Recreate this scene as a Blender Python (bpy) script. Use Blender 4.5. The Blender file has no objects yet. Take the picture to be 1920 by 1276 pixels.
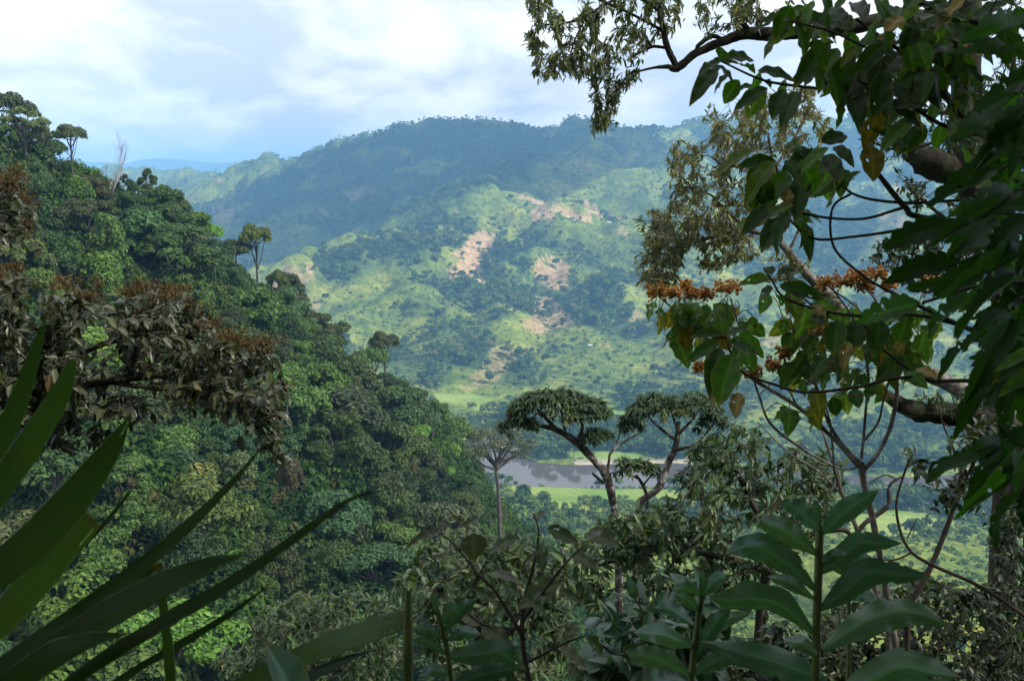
import bpy, math, random
import numpy as np
from mathutils import Vector, Matrix

random.seed(7)
RNG = np.random.default_rng(7)
SC = bpy.context.scene
COL = SC.collection
R = math.radians

# ------------------------------------------------------------------ camera
CAM_Z = 250.0                      # metres above the river
FPX = 1920 * 35.0 / 36.0
PITCH = math.atan(288 / FPX)
cam_data = bpy.data.cameras.new("camera")
cam_data.lens = 35; cam_data.sensor_width = 36
cam_data.clip_start = 0.05; cam_data.clip_end = 40000
cam_data.dof.use_dof = True
cam_data.dof.focus_distance = 30
cam_data.dof.aperture_fstop = 14
cam = bpy.data.objects.new("camera", cam_data)
COL.objects.link(cam)
cam.location = (0, 0, CAM_Z)
cam.rotation_euler = (math.pi / 2 - PITCH, 0, 0)
SC.camera = cam

# ------------------------------------------------------------------ light
SUN = Vector((0.88, -0.26, 0.88)).normalized()
SUN_EL = math.asin(SUN.z); SUN_AZ = math.atan2(SUN.x, SUN.y)
world = bpy.data.worlds.new("World"); SC.world = world
world.use_nodes = True
wn = world.node_tree.nodes; wl = world.node_tree.links
wn.clear()
w_out = wn.new("ShaderNodeOutputWorld"); w_bg = wn.new("ShaderNodeBackground")
w_sky = wn.new("ShaderNodeTexSky"); w_sky.sky_type = 'NISHITA'; w_sky.sun_disc = False
w_sky.sun_elevation = SUN_EL; w_sky.sun_rotation = SUN_AZ
w_sky.altitude = 400; w_sky.air_density = 1.0; w_sky.dust_density = 1.5
w_bg.inputs['Strength'].default_value = 0.1
w_tc = wn.new("ShaderNodeTexCoord"); w_sep = wn.new("ShaderNodeSeparateXYZ")
wl.new(w_tc.outputs['Generated'], w_sep.inputs[0])
w_add = wn.new("ShaderNodeMath"); w_add.operation = 'ABSOLUTE'
wl.new(w_sep.outputs['Z'], w_add.inputs[0])
w_add2 = wn.new("ShaderNodeMath"); w_add2.operation = 'ADD'; w_add2.inputs[1].default_value = 0.30
wl.new(w_add.outputs[0], w_add2.inputs[0])
w_div = wn.new("ShaderNodeVectorMath"); w_div.operation = 'DIVIDE'
w_comb = wn.new("ShaderNodeCombineXYZ")
for i in range(3): wl.new(w_add2.outputs[0], w_comb.inputs[i])
wl.new(w_tc.outputs['Generated'], w_div.inputs[0]); wl.new(w_comb.outputs[0], w_div.inputs[1])
def wnoise(scale, detail, rough, off):
    m = wn.new("ShaderNodeMapping"); m.inputs['Location'].default_value = off
    m.inputs['Scale'].default_value = (scale, scale * 0.8, 0.0)
    n = wn.new("ShaderNodeTexNoise"); n.inputs['Scale'].default_value = 1.0
    n.inputs['Detail'].default_value = detail; n.inputs['Roughness'].default_value = rough
    n.inputs['Distortion'].default_value = 0.25
    wl.new(w_div.outputs[0], m.inputs[0]); wl.new(m.outputs[0], n.inputs['Vector'])
    return n
n1 = wnoise(2.5, 9, 0.58, (3.1, 1.7, 0)); n2 = wnoise(0.8, 5, 0.5, (7.7, 4.2, 2))
r_tone = wn.new("ShaderNodeValToRGB")              # grey bases to bright tops
r_tone.color_ramp.elements[0].position = 0.42; r_tone.color_ramp.elements[0].color = (0.70, 0.76, 0.86, 1)
r_tone.color_ramp.elements[1].position = 0.58; r_tone.color_ramp.elements[1].color = (1.16, 1.16, 1.16, 1)
wl.new(n1.outputs['Fac'], r_tone.inputs[0])
w_gain = wn.new("ShaderNodeVectorMath"); w_gain.operation = 'SCALE'; w_gain.inputs['Scale'].default_value = 6.1
wl.new(r_tone.outputs[0], w_gain.inputs[0])
r_cov = wn.new("ShaderNodeValToRGB")               # cover: almost closed
r_cov.color_ramp.elements[0].position = 0.22; r_cov.color_ramp.elements[0].color = (0, 0, 0, 1)
r_cov.color_ramp.elements[1].position = 0.40; r_cov.color_ramp.elements[1].color = (1, 1, 1, 1)
wl.new(n2.outputs['Fac'], r_cov.inputs[0])
w_mix = wn.new("ShaderNodeMix"); w_mix.data_type = 'RGBA'
wl.new(r_cov.outputs[0], w_mix.inputs['Factor'])
wl.new(w_sky.outputs[0], w_mix.inputs['A']); wl.new(w_gain.outputs[0], w_mix.inputs['B'])
wl.new(w_mix.outputs['Result'], w_bg.inputs['Color']); wl.new(w_bg.outputs[0], w_out.inputs[0])

sun_data = bpy.data.lights.new("sun", 'SUN')
sun_data.energy = 5.0; sun_data.angle = R(0.53); sun_data.color = (1.0, 0.955, 0.88)
sun = bpy.data.objects.new("sun", sun_data); COL.objects.link(sun)
sun.rotation_euler = SUN.to_track_quat('Z', 'Y').to_euler()
sun.location = (400, -300, 900)

SC.view_settings.view_transform = 'Standard'; SC.view_settings.look = 'None'
SC.view_settings.gamma = 1.0; SC.view_settings.exposure = 0.96
SC.view_settings.use_curve_mapping = False
SC.render.engine = 'CYCLES'
cy = SC.cycles
cy.max_bounces = 5; cy.diffuse_bounces = 3; cy.glossy_bounces = 2; cy.transmission_bounces = 3
cy.transparent_max_bounces = 6; cy.volume_bounces = 0
cy.caustics_reflective = False; cy.caustics_refractive = False
cy.use_denoising = True
try: cy.denoiser = 'OPENIMAGEDENOISE'
except Exception: pass

# ------------------------------------------------------------------ helpers
CP, SP = math.cos(PITCH), math.sin(PITCH)
def P(u, v, d):
    """point of the place seen at photo pixel (u, v), d metres deep"""
    r = (u - 960) / FPX * d; up = (638 - v) / FPX * d
    return np.array((r, d * CP + up * SP, CAM_Z + up * CP - d * SP))
def PL(pts): return np.array([P(*p) for p in pts])
def proj(X):
    X = np.asarray(X); y = X[..., 1]; z = X[..., 2] - CAM_Z
    d = y * CP - z * SP; up = y * SP + z * CP
    d = np.where(np.abs(d) < 1e-3, 1e-3, d)
    return 960 + X[..., 0] / d * FPX, 638 - up / d * FPX, d

def _h(ix, iy, s):
    n = (ix.astype(np.int64) * 374761393 + iy.astype(np.int64) * 668265263 + s * 974634777) & 0x7fffffff
    n = ((n ^ (n >> 13)) * 1274126177) & 0x7fffffff
    return ((n ^ (n >> 16)) & 0xffff) / 65535.0
def vnoise(x, y, s=0):
    ix = np.floor(x); iy = np.floor(y); fx = x - ix; fy = y - iy
    fx = fx * fx * fx * (fx * (fx * 6 - 15) + 10); fy = fy * fy * fy * (fy * (fy * 6 - 15) + 10)
    a = _h(ix, iy, s); b = _h(ix + 1, iy, s); c = _h(ix, iy + 1, s); d = _h(ix + 1, iy + 1, s)
    return (a * (1 - fx) + b * fx) * (1 - fy) + (c * (1 - fx) + d * fx) * fy
def fbm(x, y, oct=5, s=0, gain=0.5):
    t = np.zeros_like(np.asarray(x, float)); a = 1.0; n = 0.0
    for o in range(oct):
        t = t + a * vnoise(x, y, s + o * 17); n += a
        x, y = x * 1.93 + y * 0.61 + 3.1, y * 1.93 - x * 0.61 + 7.7; a *= gain
    return t / n
def inpoly(u, v, poly):
    poly = np.asarray(poly, float); ins = np.zeros(np.shape(u), bool)
    j = len(poly) - 1
    for i in range(len(poly)):
        xi, yi = poly[i]; xj, yj = poly[j]
        c = ((yi > v) != (yj > v)) & (u < (xj - xi) * (v - yi) / (yj - yi + 1e-9) + xi)
        ins ^= c; j = i
    return ins

def mesh_np(name, V, F, attrs=None, smooth=True, mat=None):
    """V (n,3); F (m,k) or a list of such arrays"""
    V = np.asarray(V, np.float32)
    Fs = F if isinstance(F, list) else [F]
    Fs = [np.asarray(f, np.int32) for f in Fs if len(f)]
    me = bpy.data.meshes.new(name)
    me.vertices.add(len(V)); me.vertices.foreach_set("co", V.ravel())
    loops = np.concatenate([f.ravel() for f in Fs])
    tot = np.concatenate([np.full(len(f), f.shape[1], np.int32) for f in Fs])
    st = np.concatenate(([0], np.cumsum(tot)[:-1])).astype(np.int32)
    me.loops.add(len(loops)); me.loops.foreach_set("vertex_index", loops)
    me.polygons.add(len(tot)); me.polygons.foreach_set("loop_start", st); me.polygons.foreach_set("loop_total", tot)
    me.polygons.foreach_set("use_smooth", np.full(len(tot), smooth, bool))
    for k, a in (attrs or {}).items():
        a = np.asarray(a, np.float32)
        if a.ndim == 1:
            at = me.attributes.new(k, 'FLOAT', 'POINT'); at.data.foreach_set("value", a)
        else:
            at = me.attributes.new(k, 'FLOAT_COLOR', 'POINT'); at.data.foreach_set("color", a.ravel())
    me.update(calc_edges=True)
    if mat: me.materials.append(mat)
    return me

class Geo:
    """collects pieces of ONE part"""
    def __init__(self): self.V = []; self.F = {}; self.A = []; self.n = 0
    def add(self, V, F, var=None):
        V = np.asarray(V, float); F = np.asarray(F, int)
        if len(V) == 0: return
        self.V.append(V); self.F.setdefault(F.shape[1], []).append(F + self.n)
        self.A.append(np.full(len(V), random.random()) if var is None else np.broadcast_to(np.asarray(var, float), (len(V),)))
        self.n += len(V)
    def mesh(self, name, mat, smooth=True, off=None):
        V = np.concatenate(self.V)
        if off is not None: V = V - np.asarray(off)
        return mesh_np(name, V, [np.concatenate(f) for f in self.F.values()], {"var": np.concatenate(self.A)}, smooth, mat)

def smooth_path(pts, rad, n=6):
    """Catmull-Rom through pts (k,3) with radii"""
    pts = np.asarray(pts, float); rad = np.asarray(rad, float)
    if len(pts) < 3: 
        t = np.linspace(0, 1, 3)[:, None]
        return pts[0] * (1 - t) + pts[-1] * t, rad[0] * (1 - t[:, 0]) + rad[-1] * t[:, 0]
    p = np.vstack((2 * pts[0] - pts[1], pts, 2 * pts[-1] - pts[-2]))
    out = []; ro = []
    for i in range(len(pts) - 1):
        t = np.linspace(0, 1, n, endpoint=False)[:, None]
        a, b, c, d = p[i], p[i + 1], p[i + 2], p[i + 3]
        out.append(0.5 * (2 * b + (c - a) * t + (2 * a - 5 * b + 4 * c - d) * t ** 2 + (3 * b - a - 3 * c + d) * t ** 3))
        ro.append(rad[i] * (1 - t[:, 0]) + rad[i + 1] * t[:, 0])
    out.append(pts[-1:]); ro.append(rad[-1:])
    return np.vstack(out), np.concatenate(ro)

def tube(pts, rad, sides=8, knob=0.0):
    pts = np.asarray(pts, float); n = len(pts)
    rad = np.broadcast_to(np.asarray(rad, float), (n,))
    T = np.gradient(pts, axis=0); T /= np.linalg.norm(T, axis=1)[:, None] + 1e-12
    ref = np.array((0.31, 0.17, 0.93)) if abs(T[0] @ np.array((0.31, 0.17, 0.93))) < 0.85 else np.array((0.9, 0.4, 0.1))
    A = np.cross(T, ref); A /= np.linalg.norm(A, axis=1)[:, None] + 1e-12
    B = np.cross(T, A)
    th = np.linspace(0, 2 * math.pi, sides, endpoint=False)
    rr = rad[:, None] * (1 + knob * (RNG.random((n, sides)) - 0.5)) if knob else rad[:, None] * np.ones((1, sides))
    V = pts[:, None, :] + rr[..., None] * (np.cos(th)[None, :, None] * A[:, None, :] + np.sin(th)[None, :, None] * B[:, None, :])
    i = np.arange(n - 1)[:, None] * sides; j = np.arange(sides)[None, :]; k = (j + 1) % sides
    F = np.stack((i + j, i + k, i + sides + k, i + sides + j), -1).reshape(-1, 4)
    return V.reshape(-1, 3), F

def norm(a): return a / (np.linalg.norm(a, axis=-1, keepdims=True) + 1e-12)
def frames(D, U):
    X = norm(np.asarray(D, float)); Z = np.asarray(U, float)
    Z = Z - (Z * X).sum(-1, keepdims=True) * X
    bad = np.linalg.norm(Z, axis=-1) < 1e-4
    if np.any(bad): Z[bad] = np.cross(X[bad], (0.3, 0.9, 0.2))
    Z = norm(Z); Y = np.cross(Z, X)
    return X, Y, Z
def place(tmpl, pos, D, U, scale, wid=1.0):
    """copies of a leaf template (V, F) at many places -> V, F, var"""
    TV, TF = tmpl; pos = np.asarray(pos, float); n = len(pos)
    X, Y, Z = frames(D, U)
    s = np.broadcast_to(np.asarray(scale, float), (n,))[:, None, None]
    w = np.broadcast_to(np.asarray(wid, float), (n,))[:, None, None]
    V = pos[:, None, :] + s * (TV[None, :, 0:1] * X[:, None, :] + w * TV[None, :, 1:2] * Y[:, None, :] + TV[None, :, 2:3] * Z[:, None, :])
    F = TF[None, :, :] + (np.arange(n) * len(TV))[:, None, None]
    var = np.repeat(RNG.random(n), len(TV))
    return V.reshape(-1, 3), F.reshape(-1, TF.shape[1]), var

def leaf_tmpl(nu=4, nv=2, width=0.4, peak=0.4, fold=0.12, droop=0.15, wave=0.0, tip=1.6, holes=0.0, seed=1, pet=0.0):
    """leaf blade along +x from 0 to 1, outline width, V-fold about the midrib, drooping tip"""
    r = random.Random(seed)
    us = np.linspace(0, 1, nu + 1); vs = np.linspace(-1, 1, 2 * nv + 1) if nv else np.array((-1., 1.))
    V = []
    for u in us:
        a = u ** (peak / (1 - peak)) if peak < 0.5 else u
        w = width * 0.5 * (math.sin(math.pi * min(1, a)) ** 0.85 if tip <= 1 else (math.sin(math.pi * a) ** 0.8))
        w = max(w, 0.006)
        for v in vs:
            zz = abs(v) * w * 2 * fold - droop * u * u + wave * w * math.sin(u * 17 + v * 2 + seed) * abs(v) * 2
            V.append((pet + u * (1 - pet) if pet else u, v * w, zz))
    F = []; m = len(vs)
    for i in range(nu):
        for j in range(m - 1):
            if holes and r.random() < holes and 0 < i < nu - 1: continue
            F.append((i * m + j, (i + 1) * m + j, (i + 1) * m + j + 1, i * m + j + 1))
    return np.array(V), np.array(F)
def rib_of(nu, nv):
    vs = np.linspace(-1, 1, 2 * nv + 1); row = np.where(np.abs(vs) < 1e-6, 1.0, 0.0)
    R_ = np.tile(row, (nu + 1, 1)); R_[1::3] += .25 * (np.abs(vs) > .1)
    return R_.ravel()
def dry_of(nu, nv):
    vs = np.abs(np.linspace(-1, 1, 2 * nv + 1)); us = np.linspace(0, 1, nu + 1)
    return (np.clip((us - .84) * 5, 0, .9)[:, None] + .35 * (vs[None, :] > .99)).clip(0, 1).ravel()

# ---- objects
def link(name, data, parent=None, loc=None):
    o = bpy.data.objects.new(name, data); COL.objects.link(o)
    if parent is not None: o.parent = parent
    if loc is not None: o.location = loc
    return o
def tag(o, label, cat, group=None, kind=None):
    if label: o["label"] = label
    if cat: o["category"] = cat
    if group: o["group"] = group
    if kind: o["kind"] = kind
    return o
def thing(name, label, cat, loc, group=None):
    o = link(name, None); o.location = [float(c) for c in loc]; o.empty_display_size = 0.2
    return tag(o, label, cat, group)
def structure(name, me, label=None):
    o = link(name, me); o["kind"] = "structure"
    if label: o["label"] = label
    return o
def copy_tree(root, loc, rz, sc, label=None, color=None):
    r = root.copy(); COL.objects.link(r); r.location = loc; r.rotation_euler = (0, 0, rz); r.scale = sc
    if label: r["label"] = label
    for ch in root.children:
        c = ch.copy(); COL.objects.link(c); c.parent = r
        if color is not None and ch.name.startswith("crown"): c.color = color
    return r

# ------------------------------------------------------------------ materials
def nmat(name):
    m = bpy.data.materials.new(name); m.use_nodes = True
    nt = m.node_tree; nt.nodes.clear()
    return m, nt.nodes, nt.links
def ramp(N, L, src, stops):
    r = N.new("ShaderNodeValToRGB"); e = r.color_ramp.elements
    while len(e) < len(stops): e.new(0.5)
    for k, (p, c) in enumerate(stops): e[k].position = p; e[k].color = (*c, 1)
    if src is not None: L.new(src, r.inputs[0])
    return r
def mixc(N, L, f, a, b, mode='MIX'):
    m = N.new("ShaderNodeMix"); m.data_type = 'RGBA'; m.blend_type = mode
    for s, v in (('Factor', f), ('A', a), ('B', b)):
        if hasattr(v, 'is_output'): L.new(v, m.inputs[s])
        elif s == 'Factor': m.inputs[s].default_value = v
        else: m.inputs[s].default_value = (*v, 1)
    return m.outputs['Result']
def math_n(N, L, op, a, b=0.0):
    m = N.new("ShaderNodeMath"); m.operation = op
    for i, v in enumerate((a, b)):
        if hasattr(v, 'is_output'): L.new(v, m.inputs[i])
        else: m.inputs[i].default_value = v
    return m.outputs[0]
def noise(N, L, scale, detail=4, rough=0.55, vec=None):
    n = N.new("ShaderNodeTexNoise"); n.inputs['Scale'].default_value = scale
    n.inputs['Detail'].default_value = detail; n.inputs['Roughness'].default_value = rough
    if vec is not None: L.new(vec, n.inputs['Vector'])
    return n.outputs['Fac']
def leaf_mat(name, stops, rough=0.4, trans=0.25, spec=0.5, mottle=0.0, mottle_col=(0.2, 0.12, 0.02), mscale=30, objcol=False, tint=None, coat=0.0):
    """leaf colour varies from leaf to leaf; part of the light passes through the blade"""
    m, N, L = nmat(name)
    at = N.new("ShaderNodeAttribute"); at.attribute_name = "var"
    oi = N.new("ShaderNodeObjectInfo")
    s = math_n(N, L, 'ADD', at.outputs['Fac'], oi.outputs['Random'])
    s = math_n(N, L, 'FRACT', s)
    c = ramp(N, L, s, stops).outputs[0]
    rb = N.new("ShaderNodeAttribute"); rb.attribute_name = "rib"
    c = mixc(N, L, rb.outputs['Fac'], c, mixc(N, L, 1.0, c, (2.0, 1.9, 1.7), 'MULTIPLY'))
    tc = N.new("ShaderNodeTexCoord")
    dr = N.new("ShaderNodeAttribute"); dr.attribute_name = "dry"
    dn = noise(N, L, 55, 4, 0.6, tc.outputs['Object'])
    df_ = math_n(N, L, 'MULTIPLY', dr.outputs['Fac'], ramp(N, L, dn, [(0.3, (.35,) * 3), (0.6, (1, 1, 1))]).outputs[0])
    c = mixc(N, L, df_, c, (0.20, 0.13, 0.035))
    if objcol:
        c = mixc(N, L, 1.0, c, oi.outputs['Color'], 'MULTIPLY')
    if mottle > 0:
        nz = noise(N, L, mscale, 5, 0.65, tc.outputs['Object'])
        f = ramp(N, L, nz, [(0.52, (0, 0, 0)), (0.72, (mottle,) * 3)]).outputs[0]
        c = mixc(N, L, f, c, mottle_col)
    b = N.new("ShaderNodeBsdfPrincipled"); L.new(c, b.inputs['Base Color'])
    b.inputs['Roughness'].default_value = rough; b.inputs['Specular IOR Level'].default_value = spec
    b.inputs['Coat Weight'].default_value = coat
    o = N.new("ShaderNodeOutputMaterial")
    if trans > 0:
        t = N.new("ShaderNodeBsdfTranslucent")
        tcol = mixc(N, L, 1.0, c, tint or (1.5, 1.7, 0.6), 'MULTIPLY')
        L.new(tcol, t.inputs[0])
        ms = N.new("ShaderNodeMixShader"); ms.inputs[0].default_value = trans
        L.new(b.outputs[0], ms.inputs[1]); L.new(t.outputs[0], ms.inputs[2]); L.new(ms.outputs[0], o.inputs[0])
    else:
        L.new(b.outputs[0], o.inputs[0])
    return m
def bark_mat(name, stops, scale=6.0, bump=0.4, rough=0.9):
    m, N, L = nmat(name)
    tc = N.new("ShaderNodeTexCoord")
    n1 = noise(N, L, scale, 7, 0.7, tc.outputs['Object'])
    c = ramp(N, L, n1, stops).outputs[0]
    b = N.new("ShaderNodeBsdfPrincipled"); L.new(c, b.inputs['Base Color']); b.inputs['Roughness'].default_value = rough
    b.inputs['Specular IOR Level'].default_value = 0.2
    bp = N.new("ShaderNodeBump"); bp.inputs['Strength'].default_value = bump; bp.inputs['Distance'].default_value = 0.02
    L.new(noise(N, L, scale * 4, 6, 0.7, tc.outputs['Object']), bp.inputs['Height']); L.new(bp.outputs[0], b.inputs['Normal'])
    o = N.new("ShaderNodeOutputMaterial"); L.new(b.outputs[0], o.inputs[0])
    return m
# ------------------------------------------------------------------ the land beyond: hills, valley floor, river
def seg_dist(X, Y, A):
    """distance in plan to polyline A (k,3), with the crest height at the nearest point"""
    best = np.full(X.shape, 1e9); zc = np.zeros(X.shape)
    for a, b in zip(A[:-1], A[1:]):
        dx, dy = b[0] - a[0], b[1] - a[1]; l2 = dx * dx + dy * dy + 1e-9
        t = np.clip(((X - a[0]) * dx + (Y - a[1]) * dy) / l2, 0, 1)
        d = np.hypot(X - a[0] - t * dx, Y - a[1] - t * dy)
        k = d < best; best = np.where(k, d, best); zc = np.where(k, a[2] + t * (b[2] - a[2]), zc)
    return best, zc
RIDGES = [  # crest line in photo pixels with depth, slope, crest rounding
 ([(60,335,4100),(180,322,3900),(260,317,3900),(330,318,3800),(400,326,3650),(440,319,3500),(480,311,3350),(540,293,3200),(600,278,3150),(660,265,3100),(700,252,3050),(760,238,3000),(830,230,2980),(880,236,2980),(940,234,2950),(1000,242,2950),(1100,238,2950),(1160,236,2950),(1230,232,2950),(1300,236,3000),(1400,220,3100),(1600,224,3050),(1750,228,2950),(1950,232,2900),(2200,250,2800)], .50, 60),
 ([(760,238,3000),(650,330,2700),(530,430,2350),(450,500,2100)], .5, 40),
 ([(870,232,2980),(800,318,2650),(730,385,2350)], .5, 40),
 ([(480,311,3350),(410,365,3000),(420,440,2550),(380,500,2300)], .5, 40),
 ([(260,317,3900),(240,360,3400),(200,420,2900)], .45, 50),
 ([(960,234,2950),(900,300,2650),(850,350,2400)], .55, 40),
 ([(1160,236,2950),(1120,272,2550),(1060,302,2320),(985,332,2150),(925,360,1950)], .52, 70),
 ([(1060,302,2320),(1150,304,2250),(1240,345,2100),(1330,410,1900)], .5, 80),
 ([(1300,236,3000),(1270,290,2500),(1280,340,2250)], .5, 50),
 ([(925,360,1950),(870,374,1880),(800,410,1780),(700,429,1680),(610,464,1580),(520,507,1480),(470,545,1430)], .55, 25),
 ([(940,360,1950),(1050,387,1850),(1180,434,1750),(1260,455,1700),(1400,530,1600)], .5, 30),
 ([(925,360,1950),(905,425,1760),(930,540,1520),(955,640,1330),(890,712,1215)], .5, 25),
 ([(1050,387,1850),(1095,470,1650),(1120,560,1470),(1110,660,1300),(1140,720,1210)], .5, 25),
 ([(800,410,1780),(785,465,1610),(742,516,1480),(690,556,1400),(625,600,1310),(650,668,1230)], .52, 14),
 ([(742,516,1480),(815,562,1420),(850,640,1300),(820,705,1210)], .52, 18),
 ([(610,464,1580),(560,520,1450),(520,580,1350)], .5, 25),
 ([(1250,452,1700),(1290,560,1470),(1330,650,1290),(1290,728,1180)], .5, 25),
 ([(1400,530,1600),(1430,620,1400),(1450,700,1230)], .5, 25),
 ([(1500,222,3080),(1480,330,2450),(1450,440,1950),(1500,580,1540),(1560,720,1210)], .5, 40),
 ([(1750,228,2950),(1710,390,2050),(1750,550,1530),(1790,690,1210),(1830,780,1060)], .5, 40),
 ([(1950,232,2900),(1990,400,1950),(2010,620,1340)], .5, 40),
 ([(1250,345,2080),(1200,400,1900),(1230,440,1760)], .5, 40),
]
RIV = np.array([P(u, v, 250 / math.tan(PITCH + math.atan((v - 638) / FPX)) / CP * 1.0) for u, v in
   [(600,842),(780,840),(850,842),(886,854),(915,871),(970,887),(1060,893),(1200,893),(1340,889),(1500,893),(1640,905),(1760,915),(1920,905),(2140,898),(2400,890)]])
# put the centre line on the water plane exactly
RIV = np.array([CAMP + (q - CAMP) * (CAM_Z / (CAM_Z - q[2])) for CAMP in [np.array((0, 0, CAM_Z))] for q in RIV])
RID = [(PL(r), m, k) for r, m, k in RIDGES]
def far_z(X, Y):
    e = np.zeros(X.shape); KS = 9.0
    wx = X + 60 * (fbm(X / 260, Y / 260, 4, 5) - .5); wy = Y + 60 * (fbm(X / 260, Y / 260, 4, 9) - .5)
    for A, m, k in RID:
        d, zc = seg_dist(wx, wy, A)
        z = zc - m * (np.sqrt(d * d + k * k) - k)
        e += np.exp(np.clip(z / KS, -60, 80))
    dep = np.hypot(X * .8, Y)
    floor = 2.5 + np.clip(820 - dep, 0, 600) * .135 + 7 * (fbm(X / 130, Y / 130, 3, 31) - .45) * np.clip(dep / 2000, .3, 1)
    floor = floor + np.clip(760 - dep, 0, 300) / 300 * 34 * (fbm(X / 110, Y / 110, 4, 77) - .4)
    rise = np.clip((dep - 960) / 240, 0, 1); floor = floor + 16 * rise * rise
    e += np.exp(np.clip(floor / KS, -60, 80))
    z = KS * np.log(e)
    hgt = np.clip((z - 30) / 90, 0, 1)
    gul = 1 - np.abs(2 * fbm(X / 190 + 9, Y / 190, 3, 21) - 1)
    z = z - hgt * (gul - .75) * 74 + hgt * (fbm(X / 34, Y / 34, 4, 41) - .5) * 7
    rg2 = 1 - np.abs(2 * fbm(X / 80 + 3, Y / 130, 3, 66) - 1)
    z = z - hgt * (rg2 - .7) * 24
    dr, _ = seg_dist(X, Y, RIV); RW = np.interp(X / np.maximum(Y, 1), [.17, .24, .38, .43], [28, 13, 13, 26])
    bank = np.clip((dr - RW - 10 * (fbm(X / 60, Y / 60, 2, 3) - .5)) / 26, 0, 1)
    z = np.where(dr < 90, -3.5 + bank * (z + 3.5), z)
    return z

# photo-traced covers of the slopes
SOIL = [
 [(905,428),(928,440),(926,470),(905,478),(900,500),(912,528),(870,520),(838,520),(845,497),(868,485),(843,480),(870,462),(885,440)],
 [(1000,490),(1030,478),(1062,492),(1072,500),(1062,530),(1068,548),(1030,546),(1018,530),(1003,520)],
 [(1000,556),(1040,560),(1065,590),(1080,605),(1050,615),(1005,628),(975,606),(1000,592)],
 [(960,358),(1000,372),(1060,388),(1110,410),(1120,418),(1085,416),(1030,392),(975,372)],
 [(995,398),(1020,383),(1045,396),(1035,412),(1000,414)],
 [(1088,380),(1118,380),(1128,398),(1165,408),(1180,416),(1140,410),(1100,398)],
 [(1148,428),(1185,428),(1184,443),(1160,440)],
 [(1065,308),(1098,301),(1110,316)],
 [(510,528),(530,505),(585,498),(588,520),(560,545),(510,548)], [(610,508),(640,505),(645,520),(620,522)],
 [(395,392),(420,378),(438,386),(440,410),(420,420),(400,412)], [(396,335),(412,328),(418,342),(404,347)],
 [(650,362),(690,350),(708,360),(700,375),(660,376)], [(756,302),(775,296),(772,308)],
 [(840,405),(860,390),(862,400),(845,416)], [(770,442),(785,430),(782,448),(765,456)],
 [(925,650),(965,643),(970,668),(955,690),(935,712),(880,735),(858,724),(900,690)],
 [(1165,608),(1195,580),(1205,590),(1215,600),(1240,590),(1238,602),(1200,612)],
 [(570,570),(600,562),(598,580),(572,582)], [(1125,645),(1142,640),(1145,650),(1128,652)],
 [(1230,500),(1244,490),(1240,525),(1232,520)],
 [(1640,395),(1690,402),(1720,420),(1700,432),(1660,420)], [(1640,440),(1690,455),(1670,468),(1640,458)],
 [(1670,345),(1700,352),(1690,372),(1668,362)], [(1420,640),(1470,610),(1475,622),(1440,655)],
 [(1380,668),(1430,640),(1420,668)], [(1310,598),(1350,592),(1345,612)],
]
SOILK = {0: 1, 1: .85, 2: .75, 3: .9, 4: .85, 5: .75, 6: .7, 7: .7, 8: .7, 10: .6, 16: .4}
FIELD = [
 [(815,735),(880,738),(930,748),(912,760),(960,765),(950,780),(905,775),(880,762),(820,752)],
 [(960,905),(1060,912),(1180,917),(1290,920),(1290,940),(1150,935),(1060,955),(1010,940),(960,918)],
 [(1105,760),(1140,765),(1200,775),(1180,800),(1125,790)], [(1365,800),(1420,803),(1415,820),(1365,822)],
 [(1060,845),(1180,850),(1250,855),(1180,864),(1080,862)],
 [(1590,965),(1680,955),(1780,965),(1790,985),(1700,1005),(1590,1000)],
]
GRASS = [  # open light grass
 [(590,590),(640,560),(690,535),(742,514),(780,530),(815,560),(835,590),(780,585),(730,565),(690,575),(640,610),(620,640)],
 [(700,430),(780,412),(790,430),(740,450),(690,455)], [(860,375),(920,358),(970,372),(985,398),(950,420),(900,410)],
 [(925,470),(965,520),(950,535),(905,530),(915,495)],
 [(985,335),(1060,300),(1160,305),(1240,350),(1250,400),(1180,420),(1100,385),(1000,360)],
 [(1050,400),(1180,450),(1250,470),(1180,520),(1080,470)], [(190,318),(340,318),(400,340),(470,330),(430,380),(300,380),(200,360)],
 [(420,340),(540,298),(560,305),(480,345)], [(1080,660),(1180,640),(1260,690),(1180,720),(1060,710)],
 [(520,470),(610,460),(690,432),(640,470),(560,500)], [(640,600),(700,590),(760,640),(700,680),(640,640)],
]
FOREST = [
 [(560,300),(700,255),(830,232),(1000,245),(1150,240),(1050,285),(930,350),(860,375),(700,425),(600,440),(560,380),(450,440),(480,340)],
 [(880,430),(930,440),(1000,440),(990,520),(930,545),(900,520)], [(800,525),(870,525),(960,540),(1010,560),(980,600),(900,600),(850,570)],
 [(1080,540),(1140,500),(1170,560),(1120,620),(1070,600)], [(600,470),(800,430),(830,480),(740,505),(640,540),(560,540)],
 [(850,650),(930,640),(900,690),(820,730),(780,720)], [(1150,740),(1400,730),(1400,790),(1150,765)],
 [(930,780),(1400,810),(1400,872),(1100,868),(950,855)], [(1290,245),(1900,240),(1900,330),(1600,340),(1350,330)],
 [(1480,380),(1640,360),(1640,440),(1560,560),(1480,520)],
]
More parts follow.
